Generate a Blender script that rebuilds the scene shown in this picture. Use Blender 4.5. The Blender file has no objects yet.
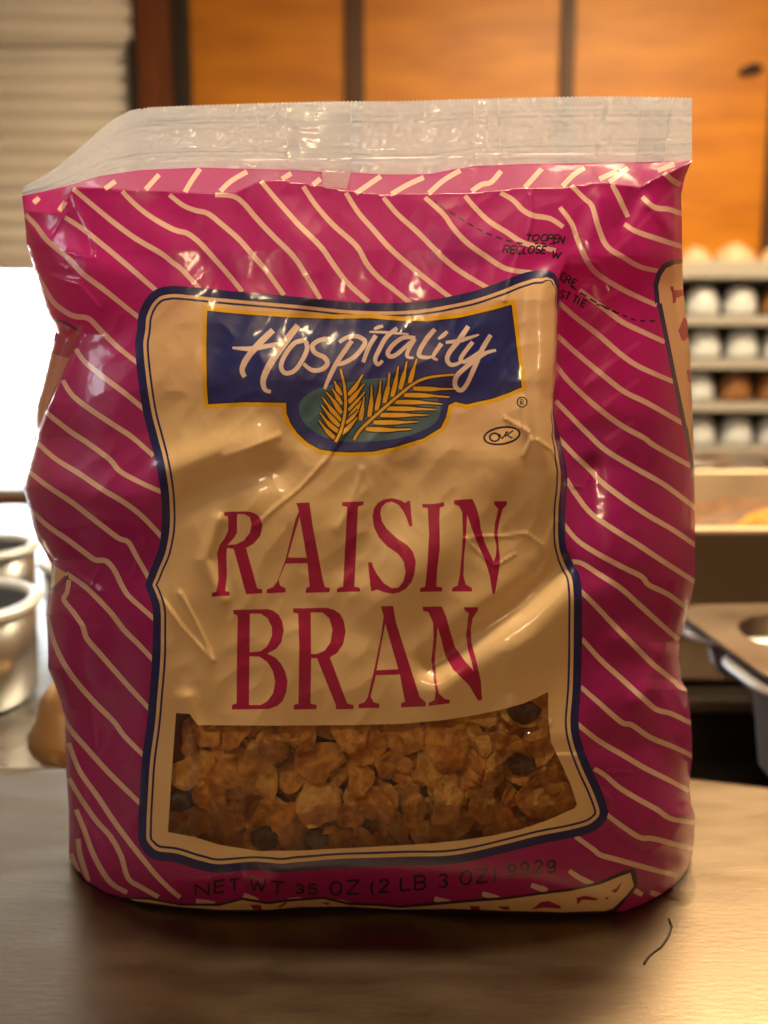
import bpy, bmesh, math, random
import numpy as np
from mathutils import Vector, Matrix
from mathutils.geometry import delaunay_2d_cdt

random.seed(7)
rng = np.random.default_rng(11)
SC = bpy.context.scene
COL = SC.collection

# ------------------------------------------------------------------ camera
T = 0.90                      # table height
FPX = 1000.0                  # focal length in pixels (1024 px tall frame)
PITCH = math.radians(10.0)
CAMZ = T + 0.265
cam_d = bpy.data.cameras.new('camera')
cam = bpy.data.objects.new('camera', cam_d)
COL.objects.link(cam)
cam.location = (0, 0, CAMZ)
cam.rotation_euler = (math.pi / 2 - PITCH, 0, 0)
cam_d.sensor_fit = 'VERTICAL'
cam_d.sensor_height = 36.0
cam_d.lens = 36.0 * FPX / 1024.0
cam_d.clip_start = 0.02
cam_d.dof.use_dof = True
cam_d.dof.focus_distance = 0.430
cam_d.dof.aperture_fstop = 6.3
SC.camera = cam

# ------------------------------------------------------------------ world / exposure
SC.view_settings.view_transform = 'Standard'
SC.view_settings.look = 'None'
SC.view_settings.gamma = 1.0
SC.view_settings.use_curve_mapping = False
SC.view_settings.exposure = -0.12
W = bpy.data.worlds.new('sky')
SC.world = W
W.use_nodes = True
bgn = W.node_tree.nodes['Background']
bgn.inputs[0].default_value = (0.86, 0.95, 1.0, 1)
bgn.inputs[1].default_value = 12.0

def area(name, loc, rot, sx, sy, power, color, portal=False):
    d = bpy.data.lights.new(name, 'AREA')
    d.shape = 'RECTANGLE'; d.size = sx; d.size_y = sy
    d.energy = power; d.color = color
    if portal:
        d.cycles.is_portal = True
    o = bpy.data.objects.new(name, d)
    COL.objects.link(o)
    o.location = loc; o.rotation_euler = rot
    return o

WARM = (1.0, 0.73, 0.42)
# light of the ceiling fixtures (the fixtures themselves are built below)
LAMPS = [(0.10, 0.42, 32.0, .80), (0.95, 1.80, 85.0, 1.15), (-0.35, -1.55, 15.0, .30)]  # last entry: unseen fill lamp added behind the camera to brighten the bag front
CEIL = 2.7
for (lx, ly, pw, ll) in LAMPS:
    area('ceiling_lamp_light', (lx, ly, CEIL - 0.125), (0, 0, 0), ll, 0.18, pw, WARM)
# portal in the open serving window (guides sky sampling)
area('window_portal', (-1.44, 3.52, 1.09), (-math.pi / 2, 0, 0), 1.3, 0.62, 1.0, (1, 1, 1), True)
area('added_transom_portal', (-1.44, 3.53, 2.50), (-math.pi / 2, 0, 0), 1.3, 0.26, 1.0, (1, 1, 1), True)
area('added_side_window_portal', (-2.19, -.025, 1.92), (0, -math.pi / 2, 0), 0.40, 0.55, 1.0, (1, 1, 1), True)

# ------------------------------------------------------------------ helpers
ORG = {}

def mat(name, color, rough=0.5, metal=0.0, spec=0.5, coat=0.0, coat_rough=0.05, bump=0.0, bscale=40.0,
        var=0.0, vscale=8.0, transl=0.0, transp=0.0, emis=0.0, stretch=(1, 1, 1), color2=None, rough_var=0.0, bdist=.002):
    m = bpy.data.materials.new(name)
    m.use_nodes = True
    nt = m.node_tree; N = nt.nodes; L = nt.links
    p = N['Principled BSDF']; out = N['Material Output']
    p.inputs['Base Color'].default_value = (*color, 1)
    p.inputs['Roughness'].default_value = rough
    p.inputs['Metallic'].default_value = metal
    p.inputs['Specular IOR Level'].default_value = spec
    p.inputs['Coat Weight'].default_value = coat
    p.inputs['Coat Roughness'].default_value = coat_rough
    if emis:
        p.inputs['Emission Color'].default_value = (*color, 1)
        p.inputs['Emission Strength'].default_value = emis
    tc = mp = None
    if bump or var or rough_var:
        tc = N.new('ShaderNodeTexCoord'); mp = N.new('ShaderNodeMapping')
        mp.inputs['Scale'].default_value = stretch
        L.new(tc.outputs['Object'], mp.inputs['Vector'])
    if var:
        n = N.new('ShaderNodeTexNoise'); n.inputs['Scale'].default_value = vscale
        n.inputs['Detail'].default_value = 6
        L.new(mp.outputs[0], n.inputs['Vector'])
        r = N.new('ShaderNodeMix'); r.data_type = 'RGBA'
        c2 = color2 if color2 else tuple(c * (1 - var) for c in color)
        r.inputs[6].default_value = (*color, 1); r.inputs[7].default_value = (*c2, 1)
        cr = N.new('ShaderNodeMapRange'); cr.inputs[1].default_value = 0.35; cr.inputs[2].default_value = 0.65
        L.new(n.outputs['Fac'], cr.inputs[0]); L.new(cr.outputs[0], r.inputs[0])
        L.new(r.outputs[2], p.inputs['Base Color'])
    if rough_var:
        n3 = N.new('ShaderNodeTexNoise'); n3.inputs['Scale'].default_value = vscale * 1.7
        n3.inputs['Detail'].default_value = 5
        L.new(mp.outputs[0], n3.inputs['Vector'])
        mr = N.new('ShaderNodeMapRange'); mr.inputs[1].default_value = 0.3; mr.inputs[2].default_value = 0.7
        mr.inputs[3].default_value = max(0.02, rough - rough_var); mr.inputs[4].default_value = rough + rough_var
        L.new(n3.outputs['Fac'], mr.inputs[0]); L.new(mr.outputs[0], p.inputs['Roughness'])
    if bump:
        n2 = N.new('ShaderNodeTexNoise'); n2.inputs['Scale'].default_value = bscale
        n2.inputs['Detail'].default_value = 4
        L.new(mp.outputs[0], n2.inputs['Vector'])
        b = N.new('ShaderNodeBump'); b.inputs['Strength'].default_value = bump
        b.inputs['Distance'].default_value = bdist
        L.new(n2.outputs['Fac'], b.inputs['Height'])
        L.new(b.outputs[0], p.inputs['Normal'])
        if coat:
            L.new(b.outputs[0], p.inputs['Coat Normal'])
    shader = p.outputs[0]
    if transl:
        t = N.new('ShaderNodeBsdfTranslucent'); t.inputs[0].default_value = (*[min(1, c * 1.6 + .01) for c in color], 1)
        ms = N.new('ShaderNodeMixShader'); ms.inputs[0].default_value = transl
        L.new(shader, ms.inputs[1]); L.new(t.outputs[0], ms.inputs[2]); shader = ms.outputs[0]
    if transp:
        t = N.new('ShaderNodeBsdfTransparent')
        ms = N.new('ShaderNodeMixShader'); ms.inputs[0].default_value = transp
        L.new(shader, ms.inputs[1]); L.new(t.outputs[0], ms.inputs[2]); shader = ms.outputs[0]
    L.new(shader, out.inputs['Surface'])
    return m

def origin(o):
    return ORG.get(o.name, Vector((0, 0, 0))) if o else Vector((0, 0, 0))

def obj(name, verts, faces, m, parent=None, smooth=True, loc=None, normals=None):
    """one mesh object; verts in world space"""
    base = origin(parent) if parent else (Vector(loc) if loc else Vector((0, 0, 0)))
    v = np.asarray(verts, dtype=float) - np.array(base)
    me = bpy.data.meshes.new(name)
    me.from_pydata(v.tolist(), [], faces)
    me.materials.append(m)
    if smooth:
        me.polygons.foreach_set('use_smooth', [True] * len(me.polygons))
    me.update()
    if normals is not None:
        me.normals_split_custom_set_from_vertices(normals)
    o = bpy.data.objects.new(name, me)
    COL.objects.link(o)
    if parent:
        o.parent = parent; ORG[o.name] = base
    else:
        o.location = base; ORG[o.name] = base
    return o

def thing(name, label, cat, loc=(0, 0, 0), group=None):
    o = bpy.data.objects.new(name, None)
    COL.objects.link(o)
    o.location = loc; ORG[o.name] = Vector(loc)
    o['label'] = label; o['category'] = cat
    if group:
        o['group'] = group
    return o

def tag(o, label, cat, group=None):
    o['label'] = label; o['category'] = cat
    if group:
        o['group'] = group
    return o

def struct(o, label=None, cat=None):
    o['kind'] = 'structure'
    if label:
        o['label'] = label
    if cat:
        o['category'] = cat
    return o

def bm_obj(name, bm, m, parent=None, loc=None, smooth=False):
    bmesh.ops.recalc_face_normals(bm, faces=bm.faces)
    vs = [v.co[:] for v in bm.verts]
    bm.verts.index_update()
    fs = [[v.index for v in f.verts] for f in bm.faces]
    bm.free()
    return obj(name, vs, fs, m, parent, smooth, loc)

def box_bm(x0, x1, y0, y1, z0, z1, bev=0.0, seg=2):
    bm = bmesh.new()
    bmesh.ops.create_cube(bm, size=1)
    for v in bm.verts:
        v.co = Vector(((x0 + x1) / 2 + v.co.x * (x1 - x0), (y0 + y1) / 2 + v.co.y * (y1 - y0), (z0 + z1) / 2 + v.co.z * (z1 - z0)))
    if bev:
        bmesh.ops.bevel(bm, geom=bm.edges[:], offset=bev, segments=seg, profile=0.5, affect='EDGES')
    return bm

def box(name, x0, x1, y0, y1, z0, z1, m, parent=None, bev=0.0, loc=None, seg=2):
    return bm_obj(name, box_bm(x0, x1, y0, y1, z0, z1, bev, seg), m, parent, loc)

def lathe(name, prof, m, parent=None, c=(0, 0, 0), n=48, loc=None, smooth=True):
    """prof: list of (r, z); closed at r==0 ends"""
    vs, fs = [], []
    k = len(prof)
    for i in range(n):
        a = 2 * math.pi * i / n
        for r, z in prof:
            vs.append((c[0] + r * math.cos(a), c[1] + r * math.sin(a), c[2] + z))
    for i in range(n):
        j = (i + 1) % n
        for q in range(k - 1):
            a, b, cc, d = i * k + q, j * k + q, j * k + q + 1, i * k + q + 1
            if prof[q][0] < 1e-6:
                fs.append((a, cc, d))
            elif prof[q + 1][0] < 1e-6:
                fs.append((a, b, d))
            else:
                fs.append((a, b, cc, d))
    bm = bmesh.new()
    bv = [bm.verts.new(v) for v in vs]
    for f in fs:
        try:
            bm.faces.new([bv[q] for q in f])
        except ValueError:
            pass
    bmesh.ops.remove_doubles(bm, verts=bm.verts, dist=1e-6)
    return bm_obj(name, bm, m, parent, loc, smooth)

def tube(name, pts, r, m, parent=None, n=10, loc=None):
    pts = [Vector(p) for p in pts]
    vs, fs = [], []
    for i, p in enumerate(pts):
        d = (pts[min(i + 1, len(pts) - 1)] - pts[max(i - 1, 0)]).normalized()
        a = d.orthogonal().normalized(); b = d.cross(a)
        if i:
            a = (pa - d * pa.dot(d)).normalized(); b = d.cross(a)
        pa = a
        for q in range(n):
            t = 2 * math.pi * q / n
            vs.append(p + a * (r * math.cos(t)) + b * (r * math.sin(t)))
    for i in range(len(pts) - 1):
        for q in range(n):
            fs.append((i * n + q, i * n + (q + 1) % n, (i + 1) * n + (q + 1) % n, (i + 1) * n + q))
    fs.append(tuple(range(n - 1, -1, -1)))
    fs.append(tuple((len(pts) - 1) * n + q for q in range(n)))
    return obj(name, [v[:] for v in vs], fs, m, parent, True, loc)

CP, SP = math.cos(PITCH), math.sin(PITCH)

def P(px, py, Y):
    """world points on the photograph's sight lines at world distance Y (numpy)"""
    a = (np.asarray(px, float) - 384.0) / FPX
    b = (512.0 - np.asarray(py, float)) / FPX
    dy = CP + b * SP
    dz = -SP + b * CP
    t = Y / dy
    return np.stack([a * t, np.broadcast_to(Y, np.shape(t)) * 1.0, CAMZ + dz * t], -1)

def Yplane(px, py, z):
    b = (512.0 - np.asarray(py, float)) / FPX
    return (z - CAMZ) * (CP + b * SP) / (-SP + b * CP)

# ------------------------------------------------------------------ materials
M = {}
M['steel'] = mat('stainless steel', (0.50, 0.50, 0.50), 0.33, 1.0, rough_var=0.1, vscale=9, bump=0.04, bscale=120, stretch=(1, 6, 1))
M['steel_table'] = mat('worn table steel', (0.22, 0.175, 0.125), 0.39, 1.0, rough_var=0.05, vscale=9, bump=0.05, bscale=90, stretch=(1.5, 5, 1))
M['steel_soft'] = mat('scuffed steel', (0.42, 0.32, 0.22), 0.5, 0.6, rough_var=0.1, vscale=6)
M['lid_steel'] = mat('brownish lid steel', (0.20, 0.15, 0.11), 0.45, 0.9, rough_var=0.1, vscale=8)
M['pan_steel'] = mat('brushed pan steel', (0.62, 0.64, 0.66), 0.45, 0.65)
M['pot_steel'] = mat('cool pot steel', (0.34, 0.37, 0.40), 0.34, 1.0)
M['rim_steel'] = mat('bright rim steel', (0.72, 0.78, 0.82), 0.42, 0.5)
M['bronze'] = mat('bronzed bowl metal', (0.55, 0.33, 0.13), 0.38, 0.85)
M['steel_dark'] = mat('dark steel', (0.30, 0.28, 0.26), 0.35, 1.0, rough_var=0.1, vscale=6)
M['iron'] = mat('dark iron', (0.03, 0.028, 0.025), 0.5, 0.3)
M['wood'] = mat('orange plywood', (0.66, 0.26, 0.012), 0.42, var=0.25, vscale=3.2, stretch=(1, 1, 4.5), color2=(0.50, 0.175, 0.008), bump=0.05, bscale=30)
M['wood_dark'] = mat('dark batten wood', (0.085, 0.030, 0.008), 0.5, var=0.3, vscale=8, stretch=(4, 4, .6))
M['wood_post'] = mat('reddish post wood', (0.20, 0.055, 0.012), 0.45, var=0.4, vscale=7, stretch=(5, 5, .6))
M['wood_black'] = mat('blackened trim wood', (0.018, 0.012, 0.010), 0.6)
M['plaster'] = mat('brown wall board', (0.30, 0.17, 0.08), 0.8, var=0.1, vscale=3)
M['ceiling'] = mat('ceiling paint', (0.40, 0.28, 0.17), 0.85, var=0.08, vscale=2)
M['floor'] = mat('red quarry floor', (0.10, 0.045, 0.028), 0.5, var=0.35, vscale=12)
M['shutter'] = mat('grey aluminium shutter', (0.82, 0.82, 0.80), 0.45, 0.1, var=0.12, vscale=6, stretch=(.4, 1, 8))
M['white'] = mat('white china', (0.66, 0.73, 0.80), 0.18, coat=0.3)
M['amber'] = mat('amber brown china', (0.28, 0.13, 0.05), 0.25, coat=0.3)
M['cream_china'] = mat('cream china', (0.72, 0.56, 0.36), 0.4)
M['shelf'] = mat('pale shelf board', (0.48, 0.47, 0.44), 0.5)
M['rack_back'] = mat('dark rack back', (0.035, 0.022, 0.014), 0.7)
M['food_yellow'] = mat('yellow food', (0.72, 0.36, 0.04), 0.6, var=0.4, vscale=60, bump=0.4, bscale=120)
M['food_brown'] = mat('brown food', (0.22, 0.10, 0.035), 0.6, var=0.5, vscale=50, bump=0.5, bscale=90)
M['ground'] = mat('sunlit paving', (0.70, 0.62, 0.48), 0.9, var=0.1, vscale=3)
M['teal'] = mat('pale teal plastic', (0.40, 0.62, 0.62), 0.5)
M['lamp_glow'] = mat('lamp diffuser', (1.0, 0.72, 0.40), 0.5, emis=5.0)
M['lamp_body'] = mat('lamp housing', (0.75, 0.72, 0.66), 0.5)
M['black'] = mat('black steel', (0.012, 0.011, 0.010), 0.6)

# ------------------------------------------------------------------ room shell
WY = 3.40         # back wall
X0, X1, YF = -2.1, 2.1, -1.9
OX0, OX1, OZ0, OZ1 = -2.08, -0.79, 0.66, 2.32      # serving opening
fl = box('floor', X0 - .1, X1 + .1, YF - .1, WY + .12, -0.06, 0.0, M['floor']); struct(fl)
ce = box('ceiling', X0 - .1, X1 + .1, YF - .1, WY + .12, CEIL, CEIL + .06, M['ceiling']); struct(ce)
SW = (-.30, .25, 1.72, 2.12)      # unseen side window, added for cool daylight on the bag
wl = thing('wall_left', 'plaster wall with an added side window on the left', 'wall', (X0, 0, 0)); struct(wl)
for (y0, y1, z0, z1) in ((YF - .1, SW[0], 0, CEIL), (SW[1], WY + .12, 0, CEIL), (SW[0], SW[1], 0, SW[2]), (SW[0], SW[1], SW[3], CEIL)):
    box('wall_section', X0 - .1, X0, y0, y1, z0, z1, M['plaster'], wl)
w2 = thing('added_window_2', 'added unseen side window with a dark frame in the left wall', 'window', (X0, -.1, SW[2])); struct(w2)
for (y0, y1, z0, z1) in ((SW[0], SW[0] + .04, SW[2], SW[3]), (SW[1] - .04, SW[1], SW[2], SW[3]), (SW[0] + .04, SW[1] - .04, SW[2], SW[2] + .04), (SW[0] + .04, SW[1] - .04, SW[3] - .04, SW[3]), (-.045, -.005, SW[2] + .04, SW[3] - .04)):
    box('window_frame', X0 - .07, X0 - .02, y0, y1, z0, z1, M['wood_black'], w2)
o = box('wall_right', X1, X1 + .1, YF - .1, WY + .12, 0, CEIL, M['plaster']); struct(o)
o = box('wall_front', X0, X1, YF - .1, YF, 0, CEIL, M['plaster']); struct(o)
wb = thing('wall_back', 'orange plywood panelled wall with dark vertical battens', 'wall', (0, WY, 0)); struct(wb)
# carrier boards behind the panels, leaving the serving opening free
box('backing_board', OX1, X1, WY + .02, WY + .12, 0, CEIL, M['wood_dark'], wb)
TZ0, TZ1 = 2.37, 2.63          # unseen transom above the shutter, added for a cool reflection on the table
box('backing_board', X0, OX1, WY + .02, WY + .12, OZ1, TZ0, M['wood_dark'], wb)
box('backing_board', X0, OX1, WY + .02, WY + .12, TZ1, CEIL, M['wood_dark'], wb)
box('backing_board', X0, OX1, WY + .02, WY + .12, 0, OZ0 - .03, M['wood_dark'], wb)
xs_b = [-0.655, -0.09, 0.585, 1.26, X1]
for i in range(4):
    for (z0, z1) in ((0.0, 1.19), (1.20, CEIL)):
        box('wood_panel', xs_b[i] + .008, xs_b[i + 1] - .008, WY, WY + .02, z0, z1, M['wood'], wb, bev=.002)
for x, w in ((-0.092, .030), (0.585, .022), (1.26, .022)):
    box('batten', x - w, x + w, WY - .022, WY, 0, CEIL, M['wood_dark'], wb, bev=.004)
box('wood_panel', X0, OX1, WY, WY + .02, 0, OZ0 - .03, M['wood'], wb, bev=.002)
box('wood_panel', X0, OX1, WY, WY + .02, OZ1, TZ0, M['wood'], wb, bev=.002)
box('wood_panel', X0, OX1, WY, WY + .02, TZ1, CEIL, M['wood'], wb, bev=.002)
w3 = thing('added_window_3', 'added unseen transom window above the roller shutter', 'window', (-1.44, WY, 2.37)); struct(w3)
for xm in (X0 + .015, -1.46, OX1 - .015):
    box('window_frame', xm - .015, xm + .015, WY + .03, WY + .08, TZ0, TZ1, M['wood_black'], w3)
# post between shutter and panel
po = thing('trim_1', 'reddish wooden post with blackened edge beside the shutter', 'post', (-.72, WY, 0)); struct(po)
box('post_board', OX1 + .01, -0.665, WY - .05, WY + .02, 0, CEIL, M['wood_post'], po, bev=.006)
box('post_edge', -0.665, -0.615, WY - .06, WY + .02, 0, CEIL, M['wood_black'], po, bev=.004)
box('post_jamb', OX1 - .018, OX1 + .01, WY - .05, WY + .12, OZ0, CEIL, M['wood_black'], po, bev=.004)
# window opening with rolled shutter, half raised
wi = thing('window_1', 'open serving window under a half raised shutter', 'window', (-1.44, WY, OZ0)); struct(wi)
box('window_sill', X0, OX1, WY - .06, WY + .16, OZ0 - .03, OZ0, M['shelf'], wi, bev=.006)
box('window_frame', X0, X0 + .03, WY + .0, WY + .12, OZ0, OZ1, M['shutter'], wi, bev=.004)
sh = thing('roller_shutter', 'grey corrugated roller shutter half lowered over the serving window', 'shutter', (-1.44, WY - .02, 1.40))
pitch = .0565
zs = 1.40
k = 0
sx0, sx1 = X0 + .03, OX1 - .02
while zs + k * pitch < OZ1 + .02:
    z = zs + k * pitch
    prof = []
    for q in range(9):
        a = q / 8
        prof.append((WY - .012 - (.03 if z > 2.06 else 0) - .022 * math.sin(math.pi * a) ** .8, z + pitch * a))
    vs, fs = [], []
    for x in (sx0, OX1 if z > 2.06 else sx1):
        for (y, zz) in prof:
            vs.append((x, y, zz))
        for (y, zz) in prof[::-1]:
            vs.append((x, y + .003, zz))
    n = len(prof) * 2
    for q in range(n):
        fs.append((q, (q + 1) % n, n + (q + 1) % n, n + q))
    fs.append(tuple(range(n - 1, -1, -1))); fs.append(tuple(range(n, 2 * n)))
    obj('slat', vs, fs, M['shutter'], sh)
    k += 1
box('hood_lip', sx0, sx1, WY - .060, WY - .004, 2.064, 2.080, M['shutter'], sh, bev=.004)
box('bottom_bar', sx0, sx1, WY - .030, WY - .004, 1.372, 1.402, M['shutter'], sh, bev=.005)
# ceiling lamps, the last one an added fill
words = ['above the steel table', 'above the steam table', 'added behind the camera as front fill']
for i, (lx, ly, pw, ll) in enumerate(LAMPS):
    l = thing('ceiling_lamp', 'long warm ceiling lamp ' + words[i], 'lamp', (lx, ly, CEIL), 'ceiling lamps')
    box('housing', lx - ll / 2 - .05, lx + ll / 2 + .05, ly - .14, ly + .14, CEIL - .06, CEIL, M['lamp_body'], l, bev=.008)
    box('diffuser', lx - ll / 2 - .02, lx + ll / 2 + .02, ly - .12, ly + .12, CEIL - .115, CEIL - .061, M['lamp_glow'], l, bev=.01)
# outdoors
gd = box('ground', -14, 12, WY + .3, 26, -0.25, -0.15, M['ground']); struct(gd, 'sunlit paving outside the serving window', 'ground')
bn = thing('storage_bin', 'pale teal bin outside the bright serving window', 'bin', (-2.25, 5.3, -0.15))
lathe('bin_body', [(0, 0), (.24, 0), (.30, 1.0), (.32, 1.02), (.32, 1.06), (.29, 1.06), (.23, .03), (0, .03)], M['teal'], bn, (-2.25, 5.3, -.15))
lathe('bin_lid', [(.325, 1.062), (.325, 1.09), (.30, 1.17), (.20, 1.26), (0, 1.30), (0, 1.295), (.19, 1.255), (.29, 1.165), (.31, 1.062)], M['teal'], bn, (-2.25, 5.3, -.15))

# ------------------------------------------------------------------ round steel table
TX, TY, TR = -0.038, -0.322, 0.93
tb = thing('steel_table', 'scratched stainless steel table under the cereal bag', 'table', (TX, TY, 0))
th = .034
prof = [(0, T)] + [(TR * f, T) for f in (.2, .4, .6, .8, .93, .985)]
for q in range(9):
    a = math.pi / 2 - math.pi * q / 8
    prof.append((TR - .012 + .012 * math.cos(a), T - .012 + .012 * math.sin(a)))
prof += [(TR - .012, T - th), (0, T - th)]
lathe('tabletop', prof, M['steel_table'], tb, (TX, TY, 0), n=160)
lathe('pedestal', [(0, .05), (.06, .05), (.05, .12), (.05, T - th - .03), (.22, T - th - .001), (0, T - th - .001)], M['steel'], tb, (TX, TY, 0))
lathe('foot_plate', [(0, 0), (.36, 0), (.36, .015), (.30, .03), (.06, .05), (0, .05)], M['steel_dark'], tb, (TX, TY, 0))
# short dark squiggle scratched into the top
sq = [(644, 964), (648, 957), (655, 951), (661, 947), (666, 940), (670, 933), (672, 926), (669, 919)]
pts = [Vector(P(x, y, float(Yplane(x, y, T + .0004)))) for x, y in sq]
tube('scratch_mark', pts, .0005, M['iron'], tb, n=6)

# ------------------------------------------------------------------ left counter with pots
CZ = 0.86
ct = thing('steel_counter', 'stainless counter with pots left behind the bag', 'counter', (-.9, 1.2, 0))
box('worktop', -1.85, -.06, .665, 1.80, CZ - .035, CZ, M['steel'], ct, bev=.008)
box('counter_body', -1.82, -.09, .72, 1.78, .08, CZ - .036, M['steel_dark'], ct, bev=.004)
box('plinth', -1.78, -.13, .76, 1.74, 0, .08, M['iron'], ct)

def pot(name, label, cx, cy, R, H, group):
    t = thing(name, label, 'pot', (cx, cy, CZ), group)
    w = .0025
    lathe('pot_body', [(0, .0), (R * .86, 0), (R * .93, .006), (R * .97, H - .004), (R * .97 - w, H - .004), (R * .93 - w, .009), (0, .006)], M['pot_steel'], t, (cx, cy, CZ))
    ring = []
    for q in range(13):
        a = 2 * math.pi * q / 12
        ring.append((R - .003 + .0065 * math.cos(a), H - .0005 + .004 * math.sin(a)))
    lathe('rolled_rim', ring, M['rim_steel'], t, (cx, cy, CZ))
    return t
G = 'steel pots on the left counter'
pot('steel_pot', 'steel pot nearest the table edge on the left counter', -.368, .812, .075, .085, G)
pot('steel_pot', 'steel pot standing behind the nearest pot at the left frame edge', -.420, 1.000, .062, .092, G)
pot('steel_pot', 'small steel pot half hidden behind the bag', -.296, .985, .048, .080, G)
bw = thing('upturned_bowl', 'upturned steel bowl low behind the bag on the left', 'bowl', (-.196, .745, CZ))
lathe('bowl_shell', [(.078, 0), (.080, .003), (.074, .012), (.070, .030), (.058, .044), (.035, .047), (0, .048), (0, .045), (.034, .044), (.055, .041), (.067, .028), (.071, .011), (.074, 0)], M['bronze'], bw, (-.196, .745, CZ))
lathe('bowl_foot', [(.030, .0465), (.032, .0525), (.028, .0525), (.026, .0465)], M['bronze'], bw, (-.196, .745, CZ))

# ------------------------------------------------------------------ steam table at the right
st = thing('steam_table', 'stainless steam table with sunken pans right of the bag', 'steam table', (.85, 1.2, 0))
box('cabinet', .40, 1.75, .76, 1.62, .06, .80, M['black'], st, bev=.006)
box('cabinet', .20, .40, .95, 1.62, .06, .80, M['black'], st, bev=.006)
box('deck', .18, .36, .93, 1.66, .80, .815, M['steel_dark'], st, bev=.003)
box('plinth', .44, 1.71, .80, 1.58, 0, .06, M['iron'], st)
box('deck', .36, 1.78, .72, 1.66, .80, .815, M['steel_dark'], st, bev=.003)

def rrect(x0, x1, y0, y1, r, n=8):
    out = []
    for (cx, cy, a0) in ((x1 - r, y1 - r, 0), (x0 + r, y1 - r, 90), (x0 + r, y0 + r, 180), (x1 - r, y0 + r, 270)):
        for q in range(n + 1):
            a = math.radians(a0 + 90 * q / n)
            out.append((cx + r * math.cos(a), cy + r * math.sin(a)))
    return out

def pan_loops(loops, name, m, parent):
    """loops: list of (outline pts, z); consecutive loops are bridged, last one capped"""
    vs, fs = [], []
    n = len(loops[0][0])
    for pts, z in loops:
        vs += [(x, y, z) for x, y in pts]
    for k in range(len(loops) - 1):
        for q in range(n):
            a = k * n + q; b = k * n + (q + 1) % n
            fs.append((a, b, b + n, a + n))
    fs.append(tuple((len(loops) - 1) * n + q for q in range(n)))
    o = obj(name, vs, fs, m, parent)
    return o

def hotel_pan(t, x0, x1, y0, y1, zr, depth, r=.03, rim=.016, m=None):
    m = m or M['pan_steel']
    L = []
    def R(d, rr):
        return rrect(x0 + d, x1 - d, y0 + d, y1 - d, max(.004, rr))
    # outer wall up, rolled rim, inner wall down
    L.append((R(rim + .022, r - .012), zr - depth))
    L.append((R(rim + .012, r - .006), zr - depth + .012))
    L.append((R(rim + .003, r), zr - .006))
    L.append((R(.001, r + rim), zr - .008))
    L.append((R(-.002, r + rim), zr - .004))
    L.append((R(.001, r + rim), zr))
    L.append((R(rim, r), zr))
    L.append((R(rim + .005, r), zr - .004))
    L.append((R(rim + .014, r - .006), zr - depth + .014))
    L.append((R(rim + .026, r - .012), zr - depth + .003))
    return pan_loops(L, 'pan_shell', m, t)

# near deep pan under an adapter lid with a round opening
pa = thing('deep_pan', 'deep steel pan with a round opening in its lid, nearest on the right', 'pan', (.40, .75, .80))
hotel_pan(pa, .268, .60, .675, .800, .914, .095)
pa.rotation_euler.z = math.radians(5)
pb_ = thing('shallow_pan', 'shallow steel pan behind the lidded deep pan on the right', 'pan', (.40, .75, .80))
hotel_pan(pb_, .270, .60, .806, .895, .914, .045)
pb_.rotation_euler.z = math.radians(5)
sup = box('support_rail', .375, .385, .81, .88, .815, .868, M['iron'], st)
def plate_with_hole(name, x0, x1, y0, y1, z, cx, cy, r, m, parent, thk=.003):
    n = 48
    out = rrect(x0, x1, y0, y1, .03, 11)
    inn = [(cx + r * math.cos(2 * math.pi * q / n), cy + r * math.sin(2 * math.pi * q / n)) for q in range(n)]
    # start both loops at the +x,+y quadrant; same count (48)
    vs = [(x, y, z) for x, y in out] + [(x, y, z) for x, y in inn] + [(x, y, z - thk) for x, y in out] + [(x, y, z - thk) for x, y in inn]
    # collar
    vs += [(cx + (x - cx) * .97, cy + (y - cy) * .97, z - .03) for x, y in inn]
    fs = []
    for q in range(n):
        w = (q + 1) % n
        fs += [(q, w, n + w, n + q), (2 * n + w, 2 * n + q, 3 * n + q, 3 * n + w), (w, q, 2 * n + q, 2 * n + w), (n + q, n + w, 4 * n + w, 4 * n + q)]
    return obj(name, vs, fs, m, parent, smooth=False, loc=(.40, .75, .9225))
li = plate_with_hole('pan_lid', .272, .60, .680, .895, .9225, .362, .80, .062, M['lid_steel'], None)
li.rotation_euler.z = math.radians(5)
tag(li, 'flat steel lid with a round hole resting on the right pans', 'lid')
ring = []
# big pan with food farther back, raised on the steam table
pf = thing('food_pan', 'wide raised steel pan holding cooked food behind the lid', 'pan', (.75, 1.15, .819))
hotel_pan(pf, .22, 1.25, .935, 1.37, .984, .165, r=.04, m=M['steel_soft'])
def lump(name, label, cx, cy, cz, rx, ry, rz, m, seed, group=None, cat='food'):
    r2 = random.Random(seed)
    bm = bmesh.new()
    bmesh.ops.create_icosphere(bm, subdivisions=3, radius=1)
    ph = [r2.uniform(0, 6) for _ in range(6)]
    for v in bm.verts:
        c = v.co
        d = 1 + .13 * math.sin(5 * c.x + ph[0]) * math.sin(4 * c.y + ph[1]) + .09 * math.sin(9 * c.y + ph[2]) * math.sin(8 * c.z + ph[3])
        v.co = Vector((cx + c.x * rx * d, cy + c.y * ry * d, cz + c.z * rz * d))
    o = bm_obj(name, bm, m, None, (cx, cy, cz - rz), True)
    # mesh was baked in world space relative to loc
    return tag(o, label, cat, group)
lump('brown_stew', 'brown cooked food heaped at the left of the wide pan', .55, 1.19, .908, .26, .11, .060, M['food_brown'], 3)
lump('yellow_food', 'yellow cooked food heaped in the wide pan at the right frame edge', .415, 1.03, .936, .060, .036, .052, M['food_yellow'], 5)
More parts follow.
